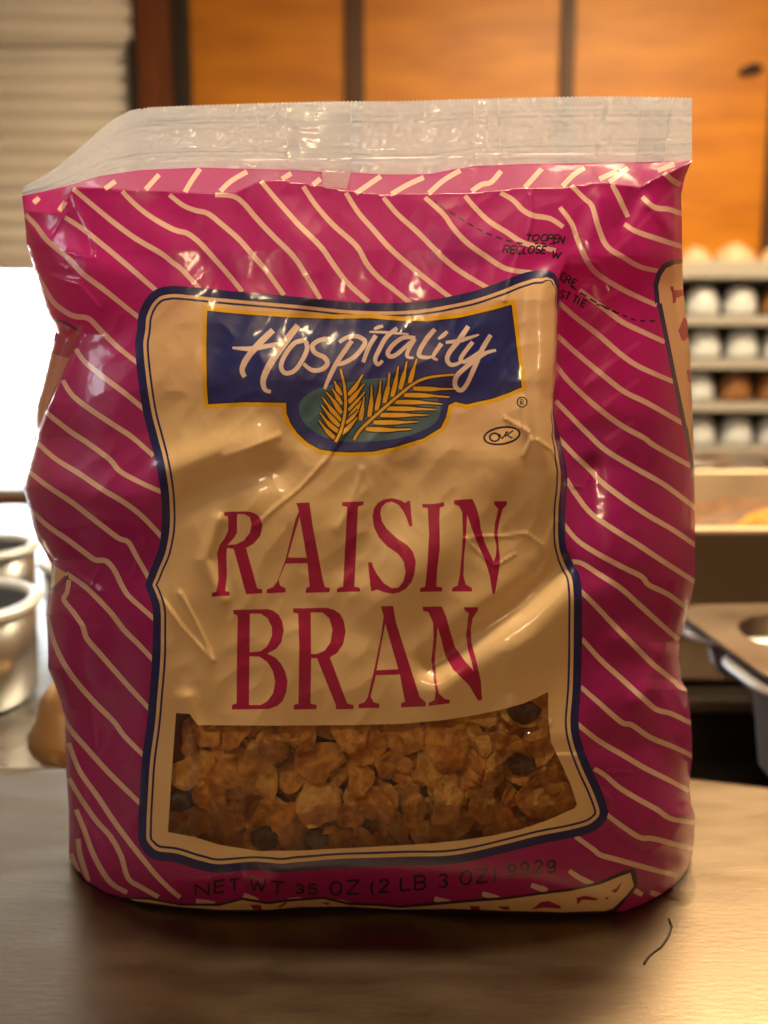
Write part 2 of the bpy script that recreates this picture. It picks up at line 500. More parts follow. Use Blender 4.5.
# two low steel dishes beyond it
def dish(label, cx, cy, z, R):
    t = thing('steel_dish', label, 'dish', (cx, cy, z), 'steel dishes beyond the food pan')
    lathe('dish_shell', [(0, 0), (R * .7, 0), (R, .035), (R + .012, .037), (R + .012, .040), (R, .039), (R * .69, .004), (0, .004)], M['steel'], t, (cx, cy, z))
sb = thing('back_counter', 'steel counter behind the steam table below the cup rack', 'counter', (1.0, 2.1, 0))
box('worktop', .35, 1.95, 1.80, 2.45, .85, .885, M['steel'], sb, bev=.006)
box('counter_body', .39, 1.91, 1.84, 2.41, 0, .849, M['steel_dark'], sb, bev=.004)
dish('shallow steel dish on the back counter beside the bag edge', .60, 2.00, .885, .10)
dish('shallow steel dish on the back counter at the right frame edge', .865, 2.02, .885, .10)

# ------------------------------------------------------------------ cup rack against the wall
RX0, RX1, RY0, RY1 = .72, 1.75, 3.06, 3.37
rk = thing('cup_rack', 'pale wooden rack of shelves full of cups against the plywood wall', 'rack', (1.2, 3.2, 0))
levels = [1.385, 1.222, 1.092, .962, .825, .60, .30, .05]
for i, z in enumerate(levels):
    t_ = .05 if i == 0 else .026
    box('shelf_board', RX0 + .02, RX1 - .02, RY0, RY1, z - t_, z, M['shelf'], rk, bev=.003)
box('side_panel', RX0, RX0 + .02, RY0, RY1, 0, 1.385, M['shelf'], rk, bev=.002)
box('side_panel', RX1 - .02, RX1, RY0, RY1, 0, 1.385, M['shelf'], rk, bev=.002)
box('back_panel', RX0, RX1, RY1, RY1 + .01, 0, 1.385, M['rack_back'], rk)

def cup_proto(m):
    t = thing('cup', 'x', 'cup', (0, 0, 0))
    R = .050
    lathe('cup_body', [(R * .86, 0), (R * .95, .008), (R + .001, .003), (R, .02), (R * .96, .05), (R * .80, .076), (R * .62, .086), (R * .60, .090), (R * .52, .090), (R * .5, .086), (0, .085), (0, .081), (R * .6, .081), (R * .76, .073), (R * .90, .05), (R * .91, .02), (R * .82, 0)], m, t, n=32)
    hp = [(R * .97, 0, .022), (R * 1.35, 0, .020), (R * 1.6, 0, .035), (R * 1.55, 0, .055), (R * 1.25, 0, .066), (R * .86, 0, .064)]
    tube('handle', hp, .005, m, t, n=8)
    return t
def copy_tree(o, loc, rz):
    c = o.copy(); COL.objects.link(c); c.location = loc; c.rotation_euler = (0, 0, rz)
    for ch in o.children:
        d = ch.copy(); COL.objects.link(d); d.parent = c
    return c
protoW, protoA = cup_proto(M['white']), cup_proto(M['amber'])
rows = ['top', 'second', 'third', 'lowest visible']
ordn = ['nearest the bag', 'second from the bag', 'third from the bag']
used = {'W': False, 'A': False}
amber_at = {(0, 2), (2, 2), (2, 1)}
for i in range(4):
    for j in range(3):
        kind = 'A' if (i, j) in amber_at else 'W'
        pr = protoA if kind == 'A' else protoW
        x = .98 + j * .116 + (.012 if i % 2 else 0)
        loc = (x, RY0 + .085, levels[i + 1])
        rz = random.uniform(-.6, .6) + math.pi / 2
        if not used[kind]:
            used[kind] = True; c = pr; c.location = loc; c.rotation_euler = (0, 0, rz)
        else:
            c = copy_tree(pr, loc, rz)
        c['label'] = ('white' if kind == 'W' else 'amber brown') + ' upturned cup on the ' + rows[i] + ' rack shelf, ' + ordn[j]
        c['group'] = 'upturned cups on the rack'
for j, (x, r) in enumerate(((.955, .05), (1.075, .062), (1.21, .055))):
    t = thing('cream_bowl', 'upturned cream bowl on top of the cup rack, ' + ordn[j], 'bowl', (x, RY0 + .10, levels[0]), 'upturned bowls on top of the rack')
    lathe('bowl_shell', [(r, 0), (r, .004), (r * .93, r * .4), (r * .6, r * .75), (r * .35, r * .82), (0, r * .82), (0, r * .79), (r * .58, r * .71), (r * .88, r * .38), (r * .95, 0)], M['cream_china'], t, (x, RY0 + .10, levels[0]), n=32)
    lathe('foot_ring', [(r * .36, r * .815), (r * .36, r * .92), (r * .30, r * .92), (r * .30, r * .815)], M['cream_china'], t, (x, RY0 + .10, levels[0]), n=32)
# dark knob on the plywood
kp = P(750, 70, WY)
kn = thing('wall_knob', 'small dark knob on the plywood wall at upper right', 'knob', (float(kp[0]), WY, float(kp[2])))
vs_ = []
bm = bmesh.new(); bmesh.ops.create_uvsphere(bm, u_segments=20, v_segments=12, radius=1)
for v in bm.verts:
    v.co = Vector((kp[0] + v.co.x * .038 * (1 - .25 * v.co.z), WY - .012 + v.co.y * .012, kp[2] + v.co.z * .017 + v.co.x * .006))
bm_obj('knob_head', bm, M['wood_black'], kn, None, True)

# ================================================================== THE CEREAL BAG
def crop(x0, y0, s):
    return lambda pts: [(x0 + p[0] / s, y0 + p[1] / s) + tuple(p[2:]) for p in pts]
cA, cB, cC, cD = crop(20, 160, 4.8), crop(20, 300, 4.8), crop(20, 440, 4.8), crop(20, 580, 4.8)
cE, cF, cG, cH = crop(50, 720, 4.8), crop(50, 800, 4.8), crop(160, 150, 4.8), crop(300, 150, 4.8)
cI, cJ, cK, cL = crop(440, 150, 4.8), crop(540, 150, 4.8), crop(540, 290, 4.8), crop(540, 430, 4.8)
cM, cN, cO, cP_ = crop(540, 570, 4.8), crop(540, 700, 4.8), crop(540, 780, 4.8), crop(400, 800, 4.8)

# ---- outline of the filled bag as it stands
LS = np.array([(22, 196), (24, 212), (27, 245), (33, 265), (40, 290), (47, 314), (54, 326), (57, 334), (53, 342), (48, 360),
               (42, 385), (36, 405), (35, 420), (36, 437), (30, 460), (25, 478), (23, 488), (28, 505), (33, 525), (38, 540),
               (44, 550), (52, 560), (51, 580), (48, 600), (46, 615), (48, 640), (48, 668), (52, 678), (58, 692), (64, 710),
               (65, 725), (66, 770), (69, 810), (69, 840), (69, 858)], float)
RS = np.array([(692, 160), (681, 186), (682, 230), (683, 290), (687, 320), (690, 350), (692, 400), (694, 450), (695, 520), (695, 580),
               (693, 590), (690, 605), (683, 630), (679, 642), (679, 660), (681, 680), (687, 690), (690, 710), (692, 735), (692, 760),
               (689, 785), (690, 800), (695, 815), (694, 840), (692, 856)], float)
BO = np.array([(69, 858), (75, 868), (88, 882), (105, 892), (125, 898), (140, 903), (170, 907), (210, 911), (240, 912), (268, 912),
               (300, 909), (340, 908), (380, 909), (440, 911), (490, 913), (550, 914.5), (600, 914), (625, 911), (645, 903), (665, 892),
               (680, 879), (688, 868), (692, 856)], float)
SL = np.array([(22, 196), (40, 192), (62, 187), (100, 176), (140, 170), (200, 167.5), (260, 169), (300, 170.5), (322, 172), (348, 172), (380, 174.5),
               (430, 174), (455, 169), (475, 166), (520, 164), (600, 163), (650, 162), (692, 160)], float)
CR = np.array([(22, 211), (50, 213), (62, 212), (67, 200), (72, 189), (78, 187), (120, 189), (160, 191), (200, 192.5), (235, 192.5), (247, 187), (258, 181),
               (280, 179.5), (320, 185), (340, 189), (380, 194), (440, 193), (490, 191), (520, 187.5), (560, 187), (585, 184), (600, 182), (640, 187), (655, 178), (692, 162)], float)

def itp(tab, v, ax):
    t = tab[np.argsort(tab[:, ax], kind='stable')]
    return np.interp(v, t[:, ax], t[:, 1 - ax])
def xl(py): return itp(LS, py, 1)
def xr(py): return itp(RS, py, 1)
def pbot(px): return itp(BO, px, 0)
def yseal(px): return itp(SL, px, 0)
def ycrease(px): return itp(CR, px, 0)

YSEAL = 0.476
PC = np.array([(160, .446), (195, .440), (250, .429), (300, .422), (380, .414), (450, .409), (560, .403), (650, .399), (740, .397), (800, .397), (860, .400), (920, .404)])
PE = np.array([(160, .474), (200, .476), (300, .482), (450, .486), (650, .484), (800, .480), (920, .478)])

def smooth(a, b, x):
    t = np.clip((x - a) / (b - a), 0, 1)
    return t * t * (3 - 2 * t)

# gradient noise
_perm = rng.permutation(512); _ang = rng.uniform(0, 2 * math.pi, 512)
def gnoise(x, y):
    xi = np.floor(x).astype(int); yi = np.floor(y).astype(int)
    xf = x - xi; yf = y - yi
    u = xf * xf * xf * (xf * (xf * 6 - 15) + 10); v = yf * yf * yf * (yf * (yf * 6 - 15) + 10)
    def g(a, b, dx, dy):
        h = _ang[(_perm[(a % 512)] + b * 37) % 512]
        return np.cos(h) * dx + np.sin(h) * dy
    n00 = g(xi, yi, xf, yf); n10 = g(xi + 1, yi, xf - 1, yf)
    n01 = g(xi, yi + 1, xf, yf - 1); n11 = g(xi + 1, yi + 1, xf - 1, yf - 1)
    return (n00 * (1 - u) + n10 * u) * (1 - v) + (n01 * (1 - u) + n11 * u) * v

def seg_dist(px, py, pts):
    d = np.full(np.shape(px), 1e9)
    for (ax, ay), (bx, by) in zip(pts[:-1], pts[1:]):
        vx, vy = bx - ax, by - ay
        t = np.clip(((px - ax) * vx + (py - ay) * vy) / (vx * vx + vy * vy + 1e-9), 0, 1)
        d = np.minimum(d, np.hypot(px - ax - t * vx, py - ay - t * vy))
    return d

# creases seen in the film: polyline, height (mm, + towards the viewer), width (px)
CREASES = [
    ([(345, 432), (326, 460), (300, 488), (275, 508), (256, 526)], 1.1, 3.0),
    ([(225, 457), (250, 448), (278, 436)], 1.3, 5),
    ([(170, 470), (215, 452), (260, 440)], 2.4, 16),
    ([(180, 505), (230, 480), (275, 470)], -2.2, 16),
    ([(362, 470), (352, 500), (338, 530)], 0.9, 5),
    ([(465, 538), (500, 536), (527, 534), (545, 546)], 1.0, 2.2),
    ([(465, 538), (480, 553), (495, 566), (515, 554)], 0.8, 2.2),
    ([(555, 520), (547, 542), (546, 556), (536, 570)], 1.2, 3.5),
    ([(432, 664), (470, 636), (515, 606), (556, 566)], -4.5, 14),
    ([(440, 690), (485, 665), (530, 640), (572, 600)], 3.2, 20),
    ([(380, 600), (430, 560), (470, 520), (500, 470)], 2.2, 26),
    ([(400, 470), (380, 520), (350, 560)], -1.6, 22),
    ([(162, 600), (180, 625), (212, 660)], 1.6, 3.5),
    ([(180, 593), (200, 630), (213, 660)], 1.4, 3.0),
    ([(222, 600), (205, 560), (218, 520)], 1.5, 7),
    ([(522, 398), (523, 425), (530, 440), (524, 456)], 1.2, 3.0),
    ([(505, 418), (520, 427), (528, 432)], 1.2, 2.5),
    ([(537, 440), (551, 449), (562, 468), (572, 486), (583, 488), (589, 478)], 1.0, 2.5),
    ([(70, 186), (76, 205), (84, 220), (92, 240), (94, 258), (80, 256), (68, 252)], 1.1, 2.5),
    ([(50, 237), (60, 222), (68, 212)], 1.1, 3),
    ([(42, 273), (60, 280), (78, 284), (90, 298), (98, 308)], 2.2, 4.5),
    ([(66, 260), (72, 270), (60, 266)], 1.0, 2.5),
    ([(674, 196), (675, 235), (673, 290)], 1.3, 3.5),
    ([(530, 195), (532, 215), (529, 232)], 1.4, 3),
    ([(520, 250), (512, 275), (505, 300)], 0.8, 3),
    ([(563, 214), (570, 224), (580, 236)], 1.2, 4),
    ([(650, 853), (668, 842), (682, 826)], 1.6, 3.5),
    ([(665, 832), (683, 824)], 1.2, 3),
    ([(602, 790), (610, 800), (608, 815), (618, 830)], 1.0, 3),
    ([(606, 772), (630, 772)], .8, 2.5),
    ([(543, 775), (548, 758), (556, 756), (582, 756), (578, 764)], 1.3, 3),
    ([(508, 730), (525, 736), (546, 730), (550, 722)], 1.5, 3),
    ([(455, 800), (480, 770), (500, 735), (512, 705)], 2.0, 10),
    ([(495, 800), (490, 770), (515, 745)], 1.5, 7),
    ([(186, 700), (196, 730), (200, 760), (196, 830)], 2.2, 10),
    ([(62, 610), (80, 625), (100, 628)], 1.4, 3),
    ([(60, 665), (72, 672), (84, 674)], 1.2, 3),
    ([(66, 588), (88, 590), (98, 570)], 1.6, 4),
    ([(142, 540), (138, 560), (134, 575)], 1.2, 3),
    ([(70, 740), (82, 800), (78, 850), (90, 885)], 2.6, 6),
    ([(72, 800), (100, 830), (120, 880)], -1.6, 7),
    ([(112, 640), (118, 700), (105, 760), (112, 840)], -2.0, 22),
    ([(88, 700), (95, 745)], 1.4, 8),
    ([(590, 470), (592, 520), (600, 570)], -3.0, 14),
    ([(640, 700), (660, 660), (676, 640)], 3.0, 12),
    ([(600, 740), (650, 745), (690, 780)], -2.0, 14),
    ([(620, 640), (660, 650)], 2.0, 12),
    ([(610, 830), (640, 850), (676, 856)], -2.0, 9),
    ([(600, 200), (590, 240), (610, 290)], 2.0, 10),
    ([(640, 190), (620, 230), (625, 260)], -2.2, 9),
    ([(650, 205), (690, 250)], 1.4, 7),
    ([(250, 190), (300, 240), (310, 290)], 1.8, 22),
    ([(160, 205), (200, 240), (215, 285)], -1.8, 20),
    ([(420, 205), (470, 240)], 1.2, 18),
    ([(190, 880), (240, 872), (262, 884)], 1.2, 9),
    ([(262, 868), (300, 892)], -1.2, 8),
    ([(240, 860), (246, 900)], 1.0, 7),
    ([(30, 460), (44, 425), (60, 385), (78, 340)], 2.2, 3.0),
    ([(56, 322), (68, 327), (82, 334)], 2.0, 3.0),
    ([(45, 545), (75, 575), (100, 592)], 2.4, 5),
    ([(40, 480), (90, 500), (140, 500)], 1.8, 24),
]
FOLD = np.array([(264, 566), (280, 560), (300, 557), (340, 557), (400, 554), (440, 556), (470, 563), (515, 562), (550, 564), (580, 578), (700, 580)], float)

_PYS = np.arange(100, 981, 1.0)
_kern = np.exp(-(np.arange(-60, 61) / 26.0) ** 2); _kern /= _kern.sum()
_XLS = np.convolve(np.pad(xl(_PYS), 60, mode='edge'), _kern, 'valid')
_XRS = np.convolve(np.pad(xr(_PYS), 60, mode='edge'), _kern, 'valid')

def Ybase(px, py):
    L, R = xl(py), xr(py)
    s = np.clip(np.abs((px - (L + R) / 2) / ((R - L) / 2)), 0, .9996)
    Ls, Rs = np.interp(py, _PYS, _XLS), np.interp(py, _PYS, _XRS)      # softened sides for the body of the panel
    s2 = np.clip(np.abs((px - (Ls + Rs) / 2) / ((Rs - Ls) / 2)), 0, .9996)
    bl = smooth(.80, .985, s)
    s = s2 * (1 - bl) + s * bl
    yc = np.interp(py, PC[:, 0], PC[:, 1]); ye = np.interp(py, PE[:, 0], PE[:, 1])
    n = 3.2
    return yc + (ye - yc) * (1 - (1 - s ** n) ** (1 / n))

def wr(px, py):
    w = np.zeros(np.shape(px))
    for pts, a, wd in CREASES:
        d = seg_dist(px, py, pts)
        w -= a * (.00042 if wd <= 5 else .001) * np.exp(-(d / (wd * (.75 if wd <= 5 else 1))) ** 2)
    # crinkle of the film
    q = gnoise(px / 70 + .12 * py / 70, py / 95)
    w += .0028 * q
    w += .0008 * (np.abs(gnoise(px / 34 + 9 + py / 90, py / 46)) - .2)
    w += .00016 * (np.abs(gnoise(px / 13 + 3, py / 17 + 5)) - .2)
    # the front bulges over the gusset at the upper right
    xf = np.interp(py, FOLD[:, 0], FOLD[:, 1])
    vert = smooth(255, 285, py) * (1 - smooth(420, 560, py))
    st_ = smooth(-3, 5, px - xf) * (1 - .75 * smooth(20, 110, px - xf))
    w += .012 * vert * st_ - .004 * vert * np.exp(-((px - xf + 14) / 14) ** 2)
    # left gusset tucked behind the front edge
    ex = np.interp(py, [325, 340, 460, 480], [84, 78, 30, 22])
    vl = smooth(322, 338, py) * (1 - smooth(452, 470, py))
    w += .010 * vl * smooth(0, 6, ex - px)
    ex2 = np.interp(py, [552, 565, 580, 600], [52, 66, 80, 92])
    return w

def Yfield(px, py):
    px = np.asarray(px, float); py = np.asarray(py, float)
    yc = ycrease(px); ys = yseal(px)
    pyc = np.maximum(py, yc)
    y = Ybase(px, pyc)
    pb = pbot(px)
    # the front tucks under to meet the table
    Yb = Yplane(px, pb, T + .0012)
    dl = Yb - Ybase(px, pb)
    t = np.clip((pb - py) / 62.0, 0, 1)
    g = (1 - t) ** 2.2
    w = wr(px, pyc) * smooth(0, 26, pb - py)
    L, R = xl(py), xr(py)
    edge = np.clip(np.minimum(px - L, R - px) / 14.0, 0, 1)
    y = y + dl * g + w * (.35 + .65 * edge)
    # shoulder runs back from the crease to the seal
    k = np.clip((yc - py) / np.maximum(yc - ys, 2), 0, 1)
    y = y + (YSEAL - y) * k ** .9
    return y

def Pf(px, py, off=0.0):
    return P(px, py, Yfield(px, py) + off)

# ---- outlines of the print (photo-frame units)
def resamp(pts, h=2.6, curve=True, closed=False):
    p = np.array([q[:2] for q in pts], float)
    if not curve:
        q = np.vstack([p, p[:1]]) if closed else p
        out = []
        for a, b in zip(q[:-1], q[1:]):
            n = max(1, int(math.hypot(*(b - a)) / h))
            out += [a + (b - a) * i / n for i in range(n)]
        if not closed:
            out.append(q[-1])
        return np.array(out)
    n = len(p)
    out = []
    rngk = range(n) if closed else range(n - 1)
    for i in rngk:
        if closed:
            a, b, c, d = p[(i - 1) % n], p[i], p[(i + 1) % n], p[(i + 2) % n]
        else:
            a, b, c, d = p[max(i - 1, 0)], p[i], p[i + 1], p[min(i + 2, n - 1)]
        m = max(1, int(math.hypot(*(c - b)) / h))
        for j in range(m):
            t = j / m
            out.append(.5 * ((2 * b) + (c - a) * t + (2 * a - 5 * b + 4 * c - d) * t * t + (3 * b - a - 3 * c + d) * t ** 3))
    if not closed:
        out.append(p[-1])
    return np.array(out)

def normals2(p, closed):
    if closed:
        d = np.roll(p, -1, 0) - np.roll(p, 1, 0)
    else:
        d = np.gradient(p, axis=0)
    d /= np.maximum(np.hypot(d[:, 0], d[:, 1]), 1e-9)[:, None]
    return np.stack([-d[:, 1], d[:, 0]], 1)

def stroke(pts, w, h=2.6, curve=True, taper=None):
    p = resamp(pts, h, curve)
    n = normals2(p, False)
    t = np.linspace(0, 1, len(p))
    if np.isscalar(w):
        ww = np.full(len(p), w, float)
    else:
        ww = np.interp(t, np.linspace(0, 1, len(w)), w)
    return np.vstack([p + n * ww[:, None] / 2, (p - n * ww[:, None] / 2)[::-1]])

def inset(p, w):
    """shift a closed outline inwards by w (per vertex)"""
    n = normals2(p, True)
    area2 = np.sum(p[:, 0] * np.roll(p[:, 1], -1) - np.roll(p[:, 0], -1) * p[:, 1])
    sgn = 1 if area2 > 0 else -1
    return p + sgn * n * np.asarray(w)[:, None]

LAY = []     # (object name, material key, [(polygon, hole?)], label)
def lay(name, m, polys, label=None, holes=()):
    LAY.append((name, m, [(np.asarray(p, float), False) for p in polys] + [(np.asarray(p, float), True) for p in holes], label))

# ghosts of the back print that shows through the upper film
lay('show_through_and_sheen', 'ghost', [resamp([(402, 300), (400, 262), (405, 232), (420, 220), (470, 216), (500, 222), (503, 240), (500, 262), (470, 280), (430, 285), (418, 300)], 4, closed=True)], 'faint back print showing through')
lay('show_through_and_sheen', 'ghost2', [resamp([(429, 231), (470, 229), (500, 236), (500, 262), (470, 269), (429, 268)], 4, False, True)])
lay('show_through_and_sheen', 'ghost', [resamp([(206, 246), (236, 240), (252, 246), (252, 276), (232, 282), (208, 278)], 4, False, True)])
lay('show_through_and_sheen', 'ghost', [resamp([(132, 262), (160, 250), (180, 252), (182, 282), (150, 290), (136, 296)], 4, False, True)])
lay('show_through_and_sheen', 'painted_sheen', [resamp([(96, 372), (120, 362), (150, 370), (160, 440), (162, 510), (150, 525), (110, 520), (60, 528), (40, 500), (34, 470), (60, 430), (86, 400)], 4, True, True)], 'greyish window sheen painted into the left film')  # grey tone of the light on the left film, painted as colour
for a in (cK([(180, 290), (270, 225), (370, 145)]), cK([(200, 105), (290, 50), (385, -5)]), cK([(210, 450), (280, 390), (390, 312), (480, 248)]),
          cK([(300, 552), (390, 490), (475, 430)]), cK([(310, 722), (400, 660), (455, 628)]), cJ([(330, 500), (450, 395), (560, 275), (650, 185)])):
    lay('show_through_and_sheen', 'ghost_stripe', [stroke(a, 4.8)])

STR = [
    cA([(25, 262), (75, 312), (130, 385), (230, 470), (300, 545), (400, 620), (500, 700), (585, 768)]),
    cA([(215, 275), (300, 330), (400, 410), (520, 510), (600, 580), (670, 640)]),
    cA([(255, 138), (340, 210), (450, 300), (560, 380), (680, 450), (730, 490)]) + cG([(96, 565), (130, 600), (190, 665)]),
    cA([(490, 150), (560, 220), (640, 280), (740, 335)]) + cG([(130, 400), (190, 445), (250, 510), (330, 600), (395, 680)]),
    cA([(80, 545), (150, 670), (220, 730)]) + cB([(270, 80), (330, 90), (400, 160), (480, 235), (565, 302)]),
    cB([(268, 235), (310, 295), (400, 370), (500, 445), (600, 528)]),
    cB([(205, 385), (250, 455), (330, 520), (450, 600), (540, 660), (640, 748)]),
    cB([(80, 500), (150, 560), (240, 630), (330, 690), (430, 765)]) + cC([(480, 150), (580, 205), (680, 250)]),
    cC([(85, 15), (170, 90), (290, 165), (400, 240), (500, 300), (590, 370), (690, 475)]),
    cC([(40, 150), (130, 220), (250, 300), (340, 370), (430, 440), (480, 475), (520, 490), (560, 560), (620, 665)]),
    cC([(45, 330), (130, 410), (230, 480), (310, 540), (360, 575), (410, 580), (450, 620), (490, 700)]) + cD([(520, 75), (580, 130), (645, 188)]),
    cC([(220, 640), (280, 680), (330, 720)]) + cD([(350, 55), (430, 150), (500, 240), (570, 310), (645, 390)]),
    cD([(235, 0), (225, 60), (210, 95), (260, 160), (300, 220), (320, 280), (380, 350), (450, 430), (530, 520), (622, 620)]),
    cD([(130, 175), (160, 290), (210, 400), (280, 500), (370, 600), (450, 680)]) + cE([(290, 10), (360, 80), (455, 175)]),
    cE([(55, -40), (90, 35), (180, 140), (270, 240), (350, 320), (438, 405)]),
    cE([(90, 110), (140, 240), (230, 370), (310, 490), (400, 610)]) + cF([(500, 350), (570, 422), (625, 468)]),
    cE([(90, 280), (150, 380), (220, 480), (290, 560), (340, 650)]) + cF([(375, 375), (440, 420), (520, 466)]),
    cE([(125, 430), (165, 530), (210, 650)]) + cF([(285, 390), (370, 445)]),
    cE([(135, 570), (145, 650), (185, 775)]),
    cE([(98, 640), (135, 730)]),
    cG([(45, 215), (110, 265), (170, 290), (230, 305), (300, 360), (380, 430), (450, 510), (510, 580), (595, 697)]),
    cG([(265, 215), (350, 222), (400, 255), (460, 325), (540, 410), (640, 510), (700, 600), (770, 715)]),
    cG([(485, 150), (560, 240), (640, 330)]) + cH([(0, 365), (100, 465), (160, 550), (230, 640), (330, 730)]),
    cH([(15, 175), (80, 270), (160, 360), (270, 460), (320, 545), (380, 615), (450, 670), (530, 735)]),
    cH([(220, 205), (280, 300), (350, 380), (430, 470), (520, 550), (620, 630), (740, 722)]),
    cH([(400, 228), (470, 310), (560, 390), (640, 470), (700, 530)]) + cI([(100, 585), (200, 645), (275, 685)]),
    cH([(600, 228), (690, 310)]) + cI([(60, 370), (130, 445), (220, 510), (320, 570), (450, 590)]),
    cI([(120, 220), (180, 290), (240, 345), (320, 395), (400, 445), (500, 470), (555, 482)]),
    cI([(290, 205), (350, 240), (400, 290), (450, 315), (530, 330), (592, 370)]),
    cJ([(95, 275), (150, 350), (180, 430), (220, 520), (270, 590), (380, 660), (470, 705), (560, 745)]),
    cJ([(150, 170), (210, 230), (250, 270), (280, 370), (320, 460), (400, 515), (480, 560), (565, 580)]),
    cJ([(345, 165), (380, 230), (422, 322)]),
    cJ([(405, 355), (460, 390), (560, 425), (685, 465)]),
    cJ([(490, 225), (550, 275), (620, 285), (690, 310)]),
    cJ([(595, 110), (650, 155), (690, 168)]),
    cK([(85, 55), (170, 130), (280, 215), (390, 310), (480, 370), (640, 440)]),
    cK([(190, 0), (290, 75), (390, 150), (480, 195), (600, 250)]),
    cK([(80, 215), (160, 290), (280, 390), (400, 485), (520, 545), (685, 640)]),
    cK([(70, 352), (140, 440), (270, 560), (390, 650), (500, 710)]) + cL([(460, 28), (550, 75), (725, 175)]),
    cK([(75, 532), (150, 610), (230, 690)]) + cL([(230, 28), (320, 100), (470, 190), (600, 265), (750, 378)]),
    cL([(85, 35), (170, 125), (240, 190), (290, 245), (400, 330), (520, 410), (640, 480), (750, 556)]),
    cL([(125, 235), (180, 320), (245, 400), (350, 475), (470, 550), (590, 630), (750, 732)]),
    cL([(115, 455), (180, 530), (270, 590), (390, 655), (490, 705)]) + cM([(430, 18), (520, 70), (620, 120), (705, 185)]),
    cL([(150, 632), (200, 640), (280, 690)]) + cM([(255, 10), (300, 35), (390, 90), (480, 170), (580, 260), (665, 335)]),
    cM([(195, 100), (270, 175), (360, 270), (450, 360), (540, 450), (640, 530), (670, 560), (725, 580)]),
    cM([(200, 330), (290, 430), (400, 530), (500, 620), (560, 670), (630, 690), (735, 740)]),
    cM([(195, 560), (280, 635), (390, 730)]) + cN([(440, 120), (530, 180), (640, 225), (735, 270)]),
    cN([(180, 115), (280, 195), (400, 265), (500, 325), (620, 385), (715, 436)]),
    cN([(260, 330), (310, 360), (380, 420), (470, 475), (560, 525), (630, 570), (745, 588)]),
    cN([(320, 550), (400, 610), (480, 660), (540, 665), (640, 690), (750, 716)]),
    cN([(170, 655), (260, 720)]) + cO([(290, 360), (380, 385), (470, 410), (560, 435), (660, 460)]),
    cO([(140, 435), (190, 470), (255, 500)]), cO([(0, 515), (35, 532)]), cO([(455, 530), (492, 552)]), cO([(530, 540), (588, 556)]),
    cP_([(165, 475), (240, 492)]), cP_([(395, 450), (475, 473)]), cP_([(630, 408), (705, 438)]),
    [(196, 901), (215, 904)], [(243.5, 895), (258, 901)], [(288, 900.5), (302, 899.5)], [(336, 901.5), (350, 904.5)],
]
SHS = [cG([(120, 202), (150, 150), (192, 90)]), cG([(290, 198), (340, 150), (418, 104)]), cG([(585, 140), (630, 112)]), cA([(408, 138), (458, 102)]),
       cA([(603, 142), (668, 70)]), cA([(65, 205), (92, 182)]), cA([(188, 244), (218, 200)]), cH([(268, 208), (388, 126)]), cH([(438, 212), (520, 165), (594, 132)]),
       cH([(618, 208), (690, 145), (770, 98)]), cH([(62, 168), (98, 138)]), cI([(152, 198), (200, 165), (245, 155), (293, 101)]), cI([(407, 180), (488, 90)]),
       cI([(588, 174), (640, 120), (694, 86)]), cJ([(333, 154), (424, 86)]), cJ([(285, 140), (370, 100)]), cJ([(565, 98), (645, 68)])]
def clean(pts):
    out = [pts[0]]
    for q in pts[1:-1]:
        if math.hypot(q[0] - out[-1][0], q[1] - out[-1][1]) < 7:
            continue
        if len(out) > 1:
            v1 = (out[-1][0] - out[-2][0], out[-1][1] - out[-2][1]); v2 = (q[0] - out[-1][0], q[1] - out[-1][1])
            if v1[0] * v2[0] + v1[1] * v2[1] < .3 * math.hypot(*v1) * math.hypot(*v2):
                continue
        out.append(q)
    return out + [pts[-1]]
for a in STR:
    lay('stripe', 'cream_stripe', [stroke(clean(a) if len(a) > 4 else a, [4.6, 5.3, 5.3, 4.6])])
for a in SHS:
    lay('stripe', 'cream_stripe', [stroke(a, 5.0)])

# ---- label panel: outline with border widths (x, y, border scale)
LB = [(137, 330, 1), (138.5, 315, 1), (145, 300, 1), (155, 290, 1), (166, 286.5, 1), (180, 286, 1), (220, 290, 1), (260, 293.5, 1), (300, 297, 1), (350, 302, 1), (395, 303, 1),
      (430, 300, 1), (470, 292, 1), (500, 282, 1), (522, 273.5, 1), (540, 270, 1), (552, 272, .8), (558, 280, .5), (559.5, 292, .25), (558, 320, .06), (557, 345, .03), (556, 375, .03),
      (554.5, 400, .12), (556, 420, .35), (560.5, 440, .6), (566, 465, .75), (567.3, 480, .8), (565.3, 513, .85), (566, 545, .85), (573, 563, .95), (581, 582, 1), (582, 632, 1), (581, 687, 1), (578.6, 722, 1),
      (581.7, 742, 1), (590, 765, 1), (600, 787, 1), (607, 806, 1), (607.5, 816, 1), (603, 824, 1), (592, 832, 1), (571, 838, 1), (540, 844, 1), (504, 853, 1), (456, 863.5, 1.05), (400, 866, 1.1), (340, 868, 1.1),
      (300, 871, 1.1), (279, 872.3, 1.05), (253, 870, 1), (219, 873, 1.05), (196, 869, 1.1), (175, 862.5, 1.1), (156, 860, 1.1), (145, 853, 1.1), (138.5, 841, 1), (138.2, 825, 1), (138.8, 809, 1), (141.7, 762, 1), (146.5, 725, 1), (149, 697, 1),
      (152, 659, 1), (153, 613, .95), (149, 596, .9), (145.5, 585, .85), (150, 571, .9), (158.5, 548, .95), (161.7, 523, 1), (160.6, 492, 1), (155.4, 461, 1), (149.5, 438, 1), (143, 412, 1), (137.5, 375, 1), (135, 345, 1)]
lbp = resamp(LB, 3, True, True)
